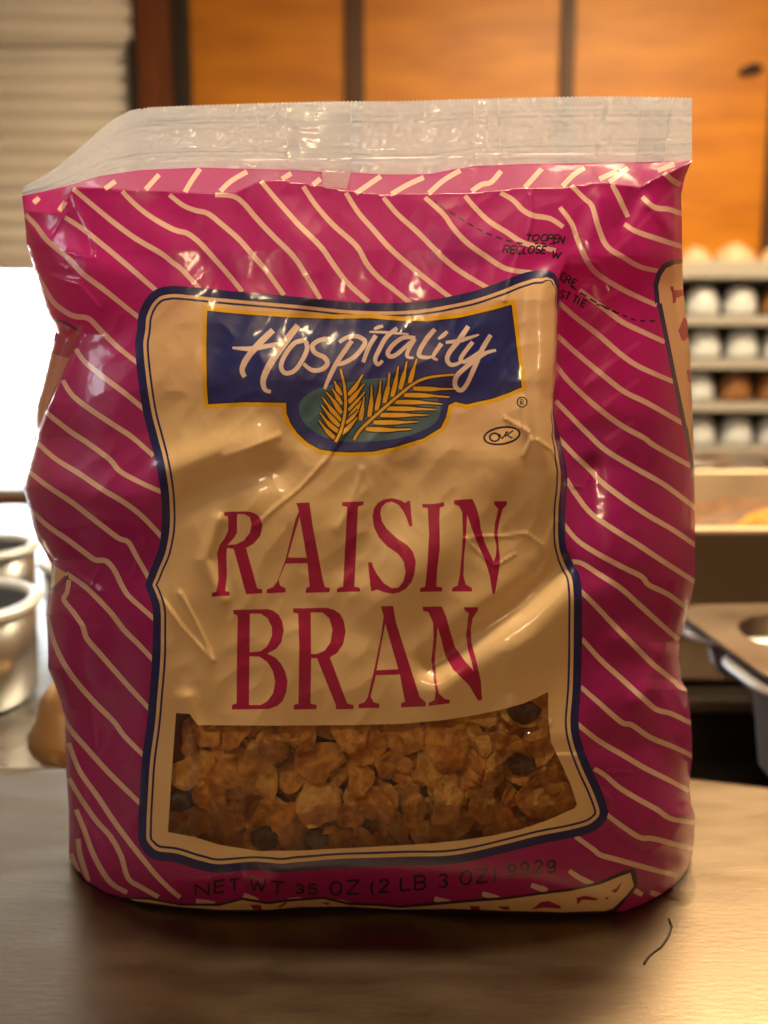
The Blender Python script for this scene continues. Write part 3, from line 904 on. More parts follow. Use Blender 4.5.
# per-sample scale by nearest traced vertex
lba = np.array(LB)
def near_scale(p):
    d = np.hypot(p[:, None, 0] - lba[None, :, 0], p[:, None, 1] - lba[None, :, 1])
    w = 1 / (d + 1.5) ** 3
    return (w * lba[None, :, 2]).sum(1) / w.sum(1)
sc_ = near_scale(lbp)
lay('label_border', 'navy', [lbp])
p1 = inset(lbp, 8.3 * sc_); p2 = inset(lbp, 11.7 * sc_); p3 = inset(lbp, 13.8 * sc_)
lay('label_inner_line', 'cream', [p1])
lay('label_thin_line', 'navy', [p2])
lay('label_panel', 'cream', [p3])

# ---- logo
LG = [(203, 306), (244, 310), (288, 313), (333, 314.5), (370, 314), (400, 316.5), (426, 317), (459, 313.5), (493, 305.5), (514, 299.5), (516, 305), (521, 345), (524.5, 373), (526.5, 390),
      (510, 397), (493, 403), (466, 409), (456, 406.5), (452.5, 408), (450, 419), (444, 431), (425, 442.5), (397, 451), (374, 455.8), (350, 456.8), (332, 455.8), (318, 453.5), (305, 446.5), (294, 436), (287, 426), (282.5, 415), (282, 407),
      (244, 406.5), (204.3, 408.8), (202.5, 385), (202, 345)]
def miter(pts, w):
    p = np.array(pts, float); n = len(p); out = []
    ar = np.sum(p[:, 0] * np.roll(p[:, 1], -1) - np.roll(p[:, 0], -1) * p[:, 1])
    sg = 1 if ar > 0 else -1
    for i in range(n):
        d1 = p[i] - p[i - 1]; d2 = p[(i + 1) % n] - p[i]
        n1 = np.array([-d1[1], d1[0]]) / np.hypot(*d1); n2 = np.array([-d2[1], d2[0]]) / np.hypot(*d2)
        m_ = n1 + n2
        out.append(p[i] + sg * w * m_ / max(.35, 1 + n1.dot(n2)))
    return resamp(out, 2.6, False, True)
lg = resamp(LG, 2.6, False, True)
lay('logo_edge', 'yellow', [lg])
lay('logo_outline', 'ink', [miter(LG, 4.2)])
lay('logo_field', 'blue', [miter(LG, 5.5)])
TE = [(298.7, 408), (303, 398), (315, 390), (335, 384), (360, 380), (385, 378), (410, 381), (430, 390), (439, 402), (440.5, 412), (434, 424), (415, 433.5), (390, 439.5), (360, 442), (335, 440), (315, 432.5), (303, 421)]
lay('logo_oval', 'teal_print', [resamp(TE, 2.6, True, True)])
zl, zr_ = crop(300, 360, 8.533), crop(365, 350, 7.68)
leaf_sets = []
stemL = zl([(345, 75), (375, 200), (388, 330), (385, 450), (350, 600), (303, 700)])
leavesL = [[(292, 178), (318, 235), (348, 300)], [(272, 245), (310, 300), (352, 380)], [(222, 272), (290, 355), (352, 455)], [(190, 318), (270, 425), (348, 520)], [(183, 385), (265, 490), (336, 565)],
           [(172, 450), (250, 550), (325, 610)], [(163, 518), (230, 605), (302, 672)],
           [(537, 122), (475, 225), (415, 300)], [(546, 205), (480, 290), (416, 362)], [(553, 272), (480, 365), (418, 430)], [(548, 315), (490, 405), (425, 485)], [(500, 425), (440, 500), (400, 545)], [(500, 480), (430, 560), (362, 630)]]
stemR = zr_([(685, 190), (560, 200), (450, 222), (370, 262), (280, 332), (150, 442), (0, 577), (-50, 630), (-85, 690)])
leavesR = [[(398, 68), (372, 150), (342, 255)], [(322, 85), (300, 190), (270, 300)], [(256, 125), (236, 245), (208, 358)], [(189, 175), (175, 290), (148, 405)], [(120, 232), (110, 345), (88, 465)], [(50, 272), (48, 400), (32, 512)], [(-8, 365), (-18, 440), (-35, 540)],
           [(692, 298), (530, 300), (372, 296)], [(648, 362), (480, 350), (300, 346)], [(592, 415), (420, 402), (230, 400)], [(545, 458), (380, 452), (168, 450)], [(485, 500), (310, 500), (118, 500)], [(408, 550), (250, 556), (66, 556)], [(358, 607), (190, 614), (6, 606)]]
LW = [1.1, 1.7, 2.0, 3.9, 4.6, 4.4, 3.6]
for st__, lv, cv in ((stemL, leavesL, zl), (stemR, leavesR, zr_)):
    for l in lv:
        lay('palm_outline', 'ink', [stroke(cv(l), [w + 2.9 for w in LW], 2.2)])
        lay('palm_leaf', 'gold', [stroke(cv(l), LW, 2.2)])
    lay('palm_outline', 'ink', [stroke(st__, [3.6, 4.9, 5.4, 5.4, 5.2], 2.2)])
    lay('palm_stem', 'gold', [stroke(st__, [1.6, 2.6, 2.9, 2.9, 2.9], 2.2)])

# ---- brand script
zA, zB, zC = crop(200, 300, 4.518), crop(330, 320, 7.68), crop(410, 320, 7.68)
def script(strokes):
    lay('script_letter', 'cream_letter', [stroke(p, w, 1.5) for p, w in strokes])
script([(zA([(330, 136), (272, 192), (218, 255), (190, 312), (202, 348)]), [6, 6.5, 6.5, 6, 4.5]),
        (zA([(146, 216), (230, 220), (320, 205), (385, 192)]), [2.2, 5, 4.5, 4]),
        (zA([(442, 114), (385, 190), (322, 280), (287, 355), (292, 402), (320, 416)]), [6, 7, 7, 7, 6, 3.5])])
script([(zA([(468, 182), (425, 196), (384, 250), (366, 300), (385, 330), (425, 320), (462, 272), (484, 218), (472, 184), (440, 190)]), 4.6)])
script([(zA([(596, 190), (580, 176), (540, 182), (508, 206), (520, 238), (562, 260), (576, 288), (550, 314), (505, 316), (468, 288)]), [4.2, 4.6, 4.8, 4.8, 4.6, 3.6])])
script([(zB([(168, 160), (110, 240), (48, 335), (-5, 440), (-42, 530)]), [4.6, 4.8, 4.8, 4.4, 3.0]), (zB([(70, 172), (130, 134), (210, 126), (268, 162), (250, 212), (190, 280), (110, 328), (40, 342)]), [3.6, 4.4, 4.6, 4.8, 4.4, 4])])
script([(zB([(338, 70), (375, 54), (408, 46)]), [2.4, 3.8, 3.0]), (zB([(352, 118), (295, 215), (255, 325)]), [4.4, 4.6, 3.8])])
script([(zB([(516, 62), (430, 135), (372, 240), (347, 305), (368, 342), (405, 312)]), [4.4, 4.6, 4.6, 4.4, 3.2]), (zB([(302, 90), (430, 95), (604, 108)]), [1.8, 3, 1.6])])
script([(zB([(655, 138), (570, 134), (495, 180), (444, 248), (462, 280), (515, 262), (590, 195), (650, 145)]), [3.6, 4.4, 4.6, 4.6, 4.0, 3.4]), (zB([(652, 145), (604, 225), (592, 280), (642, 292)]), [4, 4.2, 3.8, 2.2])])
script([(zC([(192, 70), (130, 142), (78, 228), (72, 276), (130, 288), (180, 278)]), [4.2, 5, 4.8, 4.6, 3.8, 2.4])])
script([(zC([(216, 145), (250, 122), (288, 88)]), [2.0, 4.6, 3.2]), (zC([(242, 180), (185, 262), (180, 290), (212, 308)]), [4.6, 4.4, 3.8, 2.0])])
script([(zC([(448, 48), (372, 160), (302, 250), (286, 308), (318, 345), (372, 332), (400, 310)]), [4.6, 5.2, 5.0, 4.8, 4.2, 3.0]), (zC([(274, 172), (390, 156), (530, 112)]), [3.0, 4.4, 1.8])])
script([(zC([(482, 168), (412, 258), (388, 304), (415, 322), (470, 290), (560, 230)]), [4.4, 4.4, 4.2, 3.8, 3.6]),
        (zC([(620, 114), (552, 230), (500, 352), (432, 500), (385, 540), (346, 500), (360, 430), (430, 362), (520, 292), (590, 250), (660, 232)]), [4.2, 5, 5.0, 4.8, 4.4, 4.6, 4.8, 4.8, 4.6, 4.2, 2.6])])

# ---- RAISIN BRAN
q4, q5 = crop(200, 490, 4.45), crop(350, 490, 4.453)
def letter(f, outer, holes=()):
    lay('title_letter', 'magenta', [resamp(f(outer), 2.2, False, True)], None, [resamp(f(h), 2.2, False, True) for h in holes])
letter(q4, [(107, 98), (200, 95), (225, 97), (250, 107), (268, 125), (278, 160), (268, 205), (240, 238), (205, 258), (255, 438), (277, 442), (277, 460), (205, 464), (150, 262), (120, 258), (118, 300), (120, 380), (112, 450), (131, 453), (131, 470), (52, 475), (52, 458), (72, 453), (82, 400), (80, 330), (76, 280), (88, 245), (112, 210), (125, 180), (126, 140), (124, 118), (107, 115)],
       [[(166, 108), (195, 107), (222, 120), (230, 150), (222, 190), (195, 225), (160, 242), (122, 245), (150, 215), (165, 190), (165, 150)]])
letter(q4, [(428, 58), (487, 55), (500, 150), (548, 405), (556, 432), (578, 436), (577, 455), (470, 458), (472, 437), (488, 428), (478, 325), (380, 328), (350, 400), (356, 425), (381, 438), (381, 456), (297, 460), (297, 443), (325, 432), (345, 405), (380, 310), (425, 130), (440, 95), (434, 72)],
       [[(443, 118), (390, 300), (475, 302)]])
letter(q4, [(632, 54), (729, 50), (727, 66), (703, 74), (695, 250), (687, 430), (712, 436), (712, 452), (610, 455), (610, 438), (637, 430), (646, 250), (655, 75), (632, 70)])
letter(q5, [(268, 48), (272, 100), (278, 162), (265, 162), (250, 120), (235, 90), (215, 65), (185, 52), (158, 58), (140, 78), (135, 105), (142, 140), (165, 175), (210, 215), (255, 245), (280, 275), (293, 320), (288, 370), (275, 408), (250, 438), (220, 456), (190, 463), (150, 455), (120, 443), (105, 450), (94, 450), (88, 400), (80, 322), (97, 322), (105, 348), (120, 375), (150, 415), (185, 437), (215, 435), (238, 408), (247, 365), (240, 320), (215, 285), (165, 250), (128, 210), (107, 165), (100, 115), (108, 80), (125, 57), (150, 42), (185, 36), (225, 45), (245, 58), (258, 48)])
letter(q5, [(322, 62), (372, 62), (420, 54), (420, 72), (400, 78), (398, 130), (400, 260), (388, 360), (385, 430), (411, 434), (411, 452), (312, 454), (312, 438), (335, 430), (345, 330), (352, 200), (346, 80), (322, 78)])
letter(q5, [(463, 45), (545, 40), (562, 75), (575, 120), (582, 170), (600, 235), (640, 320), (650, 290), (652, 250), (642, 200), (645, 150), (660, 85), (643, 65), (642, 50), (700, 50), (697, 68), (680, 85), (665, 140), (657, 190), (661, 240), (668, 310), (662, 370), (645, 462), (635, 463), (622, 380), (600, 310), (560, 220), (540, 165), (522, 110), (519, 160), (515, 230), (508, 300), (505, 380), (515, 420), (543, 436), (543, 452), (455, 452), (455, 437), (480, 425), (490, 370), (497, 290), (503, 200), (500, 100), (485, 72), (463, 62)])
letter(q4, [(148, 534), (300, 530), (325, 536), (348, 553), (365, 582), (373, 625), (362, 678), (340, 706), (300, 728), (335, 745), (360, 772), (378, 805), (390, 850), (384, 900), (368, 938), (345, 960), (305, 975), (142, 977), (142, 957), (163, 950), (165, 700), (168, 560), (148, 550)],
       [[(222, 550), (270, 550), (300, 570), (320, 610), (320, 650), (300, 695), (270, 718), (221, 722)], [(220, 740), (265, 742), (300, 765), (325, 805), (335, 855), (325, 905), (300, 940), (270, 957), (218, 957)]])
letter(q4, [(415, 527), (560, 524), (595, 532), (622, 550), (640, 582), (648, 630), (637, 685), (610, 725), (578, 745), (655, 950), (683, 957), (683, 975), (605, 976), (605, 958), (520, 748), (495, 748), (492, 950), (519, 957), (519, 975), (417, 977), (417, 957), (438, 950), (442, 700), (437, 550), (415, 545)],
       [[(493, 545), (545, 545), (575, 570), (590, 620), (580, 680), (555, 715), (520, 730), (494, 730)]])
letter(q5, [(137, 518), (192, 516), (205, 590), (310, 920), (338, 945), (338, 964), (228, 968), (228, 950), (245, 942), (222, 822), (115, 825), (92, 920), (105, 945), (130, 952), (130, 970), (38, 972), (38, 955), (65, 945), (80, 920), (110, 790), (140, 640), (150, 560)],
       [[(157, 595), (118, 803), (215, 798)]])
letter(q5, [(323, 520), (408, 518), (428, 562), (445, 625), (468, 700), (510, 760), (550, 805), (540, 760), (525, 710), (517, 650), (525, 570), (530, 550), (510, 535), (508, 522), (572, 522), (568, 538), (547, 570), (538, 620), (541, 680), (565, 770), (583, 850), (588, 935), (570, 938), (530, 870), (460, 800), (425, 740), (405, 660), (390, 610), (386, 660), (378, 760), (385, 850), (395, 905), (420, 930), (445, 935), (443, 950), (350, 962), (350, 948), (375, 935), (382, 900), (370, 830), (362, 760), (372, 660), (370, 590), (350, 545), (325, 538)])

# ---- stroke font for the small print
def arc(cx, cy, rx, ry, a0, a1, n=10):
    return [(cx + rx * math.cos(math.radians(a0 + (a1 - a0) * i / n)), cy + ry * math.sin(math.radians(a0 + (a1 - a0) * i / n))) for i in range(n + 1)]
GL = {   # unit box, y down
    'N': [[(0, 1), (0, 0), (1, 1), (1, 0)]], 'E': [[(1, 0), (0, 0), (0, 1), (1, 1)], [(0, .48), (.85, .48)]], 'T': [[(0, 0), (1, 0)], [(.5, 0), (.5, 1)]],
    'W': [[(0, 0), (.26, 1), (.5, .2), (.74, 1), (1, 0)]], 'O': [arc(.5, .5, .5, .5, 0, 360, 18)], 'Z': [[(0, 0), (1, 0), (0, 1), (1, 1)]],
    'L': [[(0, 0), (0, 1), (1, 1)]], 'B': [[(0, 1), (0, 0), (.6, 0)] + arc(.62, .24, .34, .24, -80, 90, 6) + [(0, .48)], arc(.62, .74, .38, .26, -90, 90, 6) + [(0, 1)]],
    '3': [[(.05, .12)] + arc(.45, .25, .45, .25, -130, 90, 8) + arc(.45, .74, .5, .26, -90, 150, 9)], '5': [[(.9, 0), (.15, 0), (.1, .45)] + arc(.48, .68, .48, .32, -120, 150, 10)],
    '2': [arc(.5, .28, .46, .28, -170, 30, 8) + [(0, 1), (1, 1)]], '9': [arc(.5, .3, .45, .3, 0, 360, 12) + [(.95, .3), (.9, .7)] + arc(.45, .7, .45, .3, 20, 150, 6)],
    'g': [arc(.45, .32, .42, .3, 0, 360, 12), [(.9, .02), (.9, .8)] + arc(.45, .78, .45, .22, 10, 160, 6)], '(': [arc(1.2, .5, 1.1, .6, 235, 125, 8)], ')': [arc(-.2, .5, 1.1, .6, -55, 55, 8)],
    'P': [[(0, 1), (0, 0), (.6, 0)] + arc(.6, .27, .4, .27, -80, 90, 6) + [(0, .54)]], 'R': [[(0, 1), (0, 0), (.6, 0)] + arc(.6, .26, .4, .26, -80, 90, 6) + [(0, .52)], [(.5, .52), (1, 1)]],
    'C': [arc(.5, .5, .5, .5, -50, -310, 14)], 'S': [arc(.5, .26, .45, .26, -30, -250, 9) + arc(.5, .74, .47, .26, -70, 140, 9)], 'I': [[(.5, 0), (.5, 1)]],
}
def glyph(ch, f, corners, w, m='ink', name='print_letter'):
    """corners: top-left, top-right, bottom-left in crop units"""
    a, b, c = [np.array(q, float) for q in f(corners)]
    polys = []
    for st2 in GL[ch]:
        pts = [tuple(a + (b - a) * u + (c - a) * v) for u, v in st2]
        polys.append(stroke(pts, w, 1.6, curve=False))
    lay(name, m, polys)
def gbox(ch, f, x0, x1, y0, y1, w, dy=0, sh_=0, m='ink'):
    glyph(ch, f, [(x0 + sh_, y0), (x1 + sh_, y0 + dy), (x0, y1)], w, m)
n6, n7 = crop(180, 860, 3.84), crop(370, 850, 3.84)
for ch, x0, x1, y0, y1, dy in (('N', 60, 110, 92, 136, -3), ('E', 134, 172, 82, 128, -7), ('T', 188, 230, 78, 121, -8), ('W', 268, 330, 64, 116, 9), ('T', 348, 400, 82, 130, 4),
                               ('3', 443, 476, 96, 127, 0), ('5', 490, 528, 93, 130, 2), ('O', 578, 620, 84, 134, -1), ('Z', 640, 688, 80, 132, -3)):
    gbox(ch, n6, x0, x1, y0, y1, 2.2, dy)
for ch, x0, x1, y0, y1, dy in (('(', 4, 19, 122, 172, 0), ('2', 34, 72, 115, 163, -4), ('L', 118, 155, 108, 156, -3), ('B', 172, 212, 101, 153, -4), ('3', 264, 298, 97, 145, -5), ('O', 348, 390, 84, 135, -6), ('Z', 406, 453, 78, 128, -6),
                               (')', 466, 482, 70, 122, 0), ('9', 528, 560, 58, 104, -5), ('9', 576, 610, 51, 98, -5), ('2', 628, 662, 44, 90, -5), ('g', 680, 713, 42, 88, -4)):
    gbox(ch, n7, x0, x1, y0, y1, 2.4, dy)
t7 = crop(400, 180, 3.49)
for ch, x0, x1, y0, y1, dy in (('T', 436, 456, 192, 212, 1), ('O', 460, 482, 191, 212, 1), ('O', 490, 511, 190, 213, 1), ('P', 514, 530, 190, 215, 2), ('E', 535, 549, 191, 217, 2), ('N', 552, 569, 194, 220, 3),
                               ('R', 358, 378, 228, 254, 1), ('E', 384, 400, 230, 256, 1), ('C', 404, 424, 231, 257, 1), ('L', 428, 441, 232, 257, 1), ('O', 445, 465, 231, 256, 0), ('S', 470, 487, 230, 255, 0), ('E', 492, 506, 231, 256, 1), ('W', 528, 556, 246, 272, 6)):
    gbox(ch, t7, x0, x1, y0, y1, 1.75, dy, 7)
for ch, x, y in (('E', 562, 322), ('R', 580, 332), ('E', 600, 344), ('S', 560, 384), ('T', 578, 390), ('T', 604, 402), ('I', 620, 410), ('E', 634, 416)):
    w_ = 5 if ch == 'I' else 13
    glyph(ch, t7, [(x + 6, y), (x + 6 + w_, y + w_ * .55), (x - 4, y + 23)], 1.75)
def dashes(pts, n, w=1.7, fill=.6):
    p = resamp(pts, 1.0)
    L_ = len(p)
    for i in range(n):
        a = int(i * L_ / n); b = int((i + fill) * L_ / n)
        if b - a > 1:
            lay('tear_dash', 'ink', [stroke([tuple(p[a]), tuple(p[(a + b) // 2]), tuple(p[b])], w, 2)])
dashes(t7([(120, 74), (200, 128), (290, 180), (380, 213), (435, 222)]), 10)
dashes(t7([(470, 222), (545, 222)]), 3)
dashes(t7([(563, 352), (610, 380), (680, 425), (768, 470)]), 6)
dashes(cK([(270, 68), (350, 100), (430, 135), (480, 148), (562, 148)]), 7)

# ---- kosher oval and registered mark
kz = crop(470, 380, 7.68)
def ring2(f, cx, cy, rx, ry, rot, w, n=28):
    c, s = math.cos(math.radians(rot)), math.sin(math.radians(rot))
    def e(k):
        return f([(cx + (rx + k) * math.cos(t) * c - (ry + k) * math.sin(t) * s, cy + (rx + k) * math.cos(t) * s + (ry + k) * math.sin(t) * c) for t in np.linspace(0, 2 * math.pi, n, endpoint=False)])
    return e(w / 2), e(-w / 2)
a, b = ring2(kz, 245, 428, 138, 64, -9, 16); lay('kosher_oval', 'ink', [a], None, [b])
a, b = ring2(kz, 188, 440, 36, 31, 0, 15); lay('kosher_letter', 'ink', [a], None, [b])
lay('kosher_letter', 'ink', [stroke(kz([(222, 412), (246, 452), (290, 395)]), 1.6, 1.6, False)])
lay('kosher_letter', 'ink', [stroke(kz([(278, 398), (272, 436)]), 1.5, 1.6, False), stroke(kz([(332, 388), (282, 424), (326, 446)]), 1.5, 1.6, False)])
a, b = ring2(kz, 400, 170, 38, 38, 0, 10, 20); lay('registered_ring', 'ink', [a], None, [b])
lay('registered_letter', 'ink', [stroke(kz([(390, 192), (390, 150), (408, 152), (410, 168), (392, 172), (412, 192)]), 1.1, 1.5, False)])

# ---- side gusset panel on the right
gl = cJ([(720, 518), (680, 521), (640, 526), (592, 545), (560, 588), (545, 645), (552, 740)]) + cK([(560, 60), (590, 200), (630, 400), (680, 640)]) + cL([(690, 0), (718, 150), (738, 265), (760, 380)]) + [(720, 500), (720, 300)]
glp = resamp(gl, 3, False, True)
lay('gusset_border', 'navy', [glp])
gl2 = cJ([(720, 540), (680, 545), (645, 550), (605, 568), (580, 605), (568, 650), (576, 740)]) + cK([(584, 60), (612, 200), (652, 400), (702, 640)]) + cL([(712, 0), (736, 150), (752, 265), (765, 300)]) + [(720, 480), (720, 300)]
lay('gusset_panel', 'cream', [resamp(gl2, 3, False, True)])
for pl in (cJ([(625, 655), (640, 655), (650, 688), (690, 665), (690, 700), (657, 706), (650, 736), (636, 732), (642, 698), (630, 676)]),
           cK([(632, 0), (676, 0), (668, 40), (652, 30), (648, 62), (638, 50)]), cK([(664, 195), (690, 130), (720, 160), (720, 215), (692, 246), (680, 240)]), cK([(704, 385), (730, 380), (730, 445), (712, 440)])):
    lay('gusset_letter', 'magenta', [resamp(pl, 2.5, False, True)])
# ---- strip of the bottom gusset
bo = [(124, 897), (150, 897.5), (180, 903.5), (219, 903.5), (242, 897.5), (268, 902), (289, 899), (323, 896.5), (349, 902.5), (380, 903.5), (400, 905.5), (473, 899), (505, 897), (540, 892.3), (571, 888), (598, 882), (619, 872.5), (632, 867.8), (636, 871.5), (638, 884), (630, 896), (617, 911), (608, 920), (400, 920), (200, 920), (126, 903)]
bi = [(130, 899), (150, 899.8), (180, 905.6), (219, 906), (242, 900), (268, 904.4), (289, 901.7), (323, 899), (349, 905), (380, 906), (400, 908), (473, 902), (505, 899.6), (540, 894.8), (571, 891), (600, 884.5), (621, 876), (630.5, 872.8), (634, 886), (627.5, 894.5), (613, 908.5), (605, 911), (560, 912.2), (504, 910.8), (452, 908.8), (400, 909.5), (350, 906.6), (300, 907), (266, 910), (219, 909.8), (180, 906.8), (133, 900.5)]
lay('bottom_strip_edge', 'ink', [resamp(bo, 3, False, True)])
lay('bottom_strip', 'cream', [resamp(bi, 3, False, True)])
r6 = n6
for pl in (r6([(270, 172), (310, 172), (315, 192), (280, 190)]), r6([(375, 180), (400, 164), (415, 164), (385, 184)]), r6([(540, 164), (575, 162), (570, 174)]),
           cP_([(335, 508), (380, 510), (385, 528), (340, 526)]), cP_([(470, 510), (520, 510), (530, 528), (500, 528), (480, 518)]), cP_([(630, 526), (680, 488), (720, 488), (768, 512), (768, 522), (690, 516)]),
           cO([(0, 590), (40, 580), (100, 605), (100, 618), (50, 608), (0, 612)]), cO([(175, 565), (220, 555), (280, 570), (270, 578), (200, 575), (180, 600)]), cO([(310, 565), (330, 560), (325, 575)]), cO([(340, 530), (365, 520), (395, 487), (375, 530), (360, 545)])):
    lay('strip_letter', 'magenta', [resamp(pl, 2.2, False, True)])
# ---- left gusset facets
lay('gusset_facet', 'mauve', [resamp(cB([(140, 150), (190, 112), (285, 160), (262, 225), (165, 425), (55, 690), (30, 700), (60, 480)]), 3, False, True)], 'pale side gusset seen past the folded front edge')
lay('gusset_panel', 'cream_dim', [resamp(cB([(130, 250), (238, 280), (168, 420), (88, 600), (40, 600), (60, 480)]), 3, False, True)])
lay('gusset_border', 'navy', [stroke(cB([(148, 100), (205, 103), (292, 155)]), 2.2)])
lay('gusset_panel', 'cream', [resamp(cC([(160, 600), (225, 640), (150, 715), (140, 690)]), 2.5, False, True)])
lay('gusset_border', 'ink', [stroke(cC([(232, 650), (195, 700), (145, 730)]), 1.8)])
# ---- clear window
WN = [(176, 713), (190, 714), (193, 719), (198, 725), (250, 725.5), (300, 725.5), (350, 725), (400, 724), (440, 720.5), (470, 716), (500, 710), (525, 703), (548, 692), (548.5, 720), (551, 742), (562, 765), (570, 783), (577, 804), (575, 808), (548, 820), (520, 829.5), (490, 836), (460, 840.5), (430, 843.5),
      (370, 847), (300, 850.5), (260, 851.3), (220, 845), (195, 837), (168, 832), (170, 800), (173, 755)]
wnp = resamp(WN, 2.6, False, True)
lay('clear_window', 'window_film', [wnp])

# ---- film materials
def film(name, c, transl=.16, rough=.34, coat=.55):
    return mat(name, c, rough, 0, .5, coat=coat, coat_rough=.09, bump=.05, bscale=55, transl=transl)
M['pink'] = film('magenta film', (0.47, 0.021, 0.24), .34)
M['ghost'] = film('film over back print', (0.47, 0.024, 0.25), .24)
M['ghost2'] = film('film over dark back print', (0.42, 0.020, 0.24), .2)
M['painted_sheen'] = film('film with painted sheen', (0.40, 0.024, 0.20), .10)  # duller pink with the greyish sheen put into the colour
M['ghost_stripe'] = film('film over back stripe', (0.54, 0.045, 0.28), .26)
M['cream_stripe'] = film('cream stripe print', (0.86, 0.62, 0.52), .2)
M['cream'] = film('cream print', (0.86, 0.63, 0.34), .16)
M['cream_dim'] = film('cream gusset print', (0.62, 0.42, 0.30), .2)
M['cream_letter'] = film('pale lettering print', (0.88, 0.72, 0.64), .1)
M['mauve'] = film('mauve gusset print', (0.42, 0.12, 0.17), .3)
M['navy'] = film('navy print', (0.016, 0.020, 0.135), .03)
M['blue'] = film('blue print', (0.014, 0.026, 0.21), .03)
M['ink'] = film('black ink print', (0.012, 0.010, 0.018), .02)
M['yellow'] = film('yellow print', (0.88, 0.52, 0.015), .1)
M['gold'] = film('golden leaf print', (0.88, 0.50, 0.035), .1)
M['teal_print'] = film('teal print', (0.055, 0.15, 0.21), .05)
M['magenta'] = film('magenta lettering print', (0.39, 0.007, 0.085), .06)
def clear_film(name, haze, rough, tint=(.86, .87, .86)):
    m = bpy.data.materials.new(name); m.use_nodes = True
    nt = m.node_tree; N = nt.nodes; L = nt.links
    N.remove(N['Principled BSDF']); out = N['Material Output']
    tr = N.new('ShaderNodeBsdfTransparent')
    gl_ = N.new('ShaderNodeBsdfGlossy'); gl_.inputs['Roughness'].default_value = rough
    df = N.new('ShaderNodeBsdfDiffuse'); df.inputs[0].default_value = (*tint, 1)
    tl = N.new('ShaderNodeBsdfTranslucent'); tl.inputs[0].default_value = (*tint, 1)
    d2 = N.new('ShaderNodeMixShader'); d2.inputs[0].default_value = .62
    L.new(df.outputs[0], d2.inputs[1]); L.new(tl.outputs[0], d2.inputs[2])
    fr = N.new('ShaderNodeFresnel'); fr.inputs[0].default_value = 1.5
    tc = N.new('ShaderNodeTexCoord'); nz = N.new('ShaderNodeTexNoise'); nz.inputs['Scale'].default_value = 110; nz.inputs['Detail'].default_value = 4
    L.new(tc.outputs['Object'], nz.inputs['Vector'])
    bp = N.new('ShaderNodeBump'); bp.inputs['Strength'].default_value = .25; bp.inputs['Distance'].default_value = .002
    L.new(nz.outputs['Fac'], bp.inputs['Height']); L.new(bp.outputs[0], gl_.inputs['Normal']); L.new(bp.outputs[0], fr.inputs['Normal'])
    m1 = N.new('ShaderNodeMixShader'); m1.inputs[0].default_value = haze
    L.new(tr.outputs[0], m1.inputs[1]); L.new(d2.outputs[0], m1.inputs[2])
    m2 = N.new('ShaderNodeMixShader')
    L.new(fr.outputs[0], m2.inputs[0]); L.new(m1.outputs[0], m2.inputs[1]); L.new(gl_.outputs[0], m2.inputs[2])
    L.new(m2.outputs[0], out.inputs['Surface'])
    return m
M['window_film'] = clear_film('clear window film', .06, .06)
M['seal_film'] = clear_film('clear seal film', .86, .12, (.76, .84, .95))
M['seal_patch'] = clear_film('doubled clear film', .40, .12, (1.0, 1.0, 1.0))
M['seal_line'] = clear_film('creased white film', .95, .2, (.92, .95, 1.0))
M['tip_film'] = clear_film('clear film tip', .22, .08)

# ---- triangulate the whole printed front once, all outlines as constraints
dom = np.vstack([resamp(LS, 2.5, False)[:-1], resamp(BO, 2.5, False)[:-1], resamp(RS[::-1], 2.5, False)[:-1], resamp(SL[::-1], 2.5, False)[:-1]])
crl = resamp(CR, 2.5, False)

def winding(px, py, poly):
    w = np.zeros(px.shape, int)
    x0, y0 = poly[:, 0], poly[:, 1]
    x1, y1 = np.roll(x0, -1), np.roll(y0, -1)
    for a, b, c, d in zip(x0, y0, x1, y1):
        if b == d:
            continue
        left = (c - a) * (py - b) - (px - a) * (d - b)
        if d > b:
            w += ((b <= py) & (d > py) & (left > 0))
        else:
            w -= ((b > py) & (d <= py) & (left < 0))
    return w != 0

cv, ce_ = [], []
def add_loop(p, closed=True):
    b = len(cv)
    cv.extend([(float(q[0]), float(q[1])) for q in p])
    n = len(p)
    for i in range(n if closed else n - 1):
        ce_.append((b + i, b + (i + 1) % n))
add_loop(dom)
add_loop(crl, False)
for nm, mk, polys, lb in LAY:
    for p, h in polys:
        add_loop(p)
STEP = 2.6
gx, gy = np.meshgrid(np.arange(20, 700, STEP), np.arange(158, 918, STEP))
gx = gx + (np.arange(gx.shape[0]) % 2)[:, None] * STEP / 2
gx, gy = gx.ravel(), gy.ravel()
ins = winding(gx, gy, dom)
gx, gy = gx[ins], gy[ins]
allv = [Vector((x, -y)) for x, y in cv] + [Vector((x, -y)) for x, y in zip(gx, gy)]
res = delaunay_2d_cdt(allv, ce_, [], 0, 1e-4, False)
V2 = np.array([(v.x, -v.y) for v in res[0]])
F = np.array([f for f in res[2] if len(f) == 3])
cx, cy = V2[F].mean(1).T
keep = winding(cx, cy, dom)
F = F[keep]; cx = cx[keep]; cy = cy[keep]
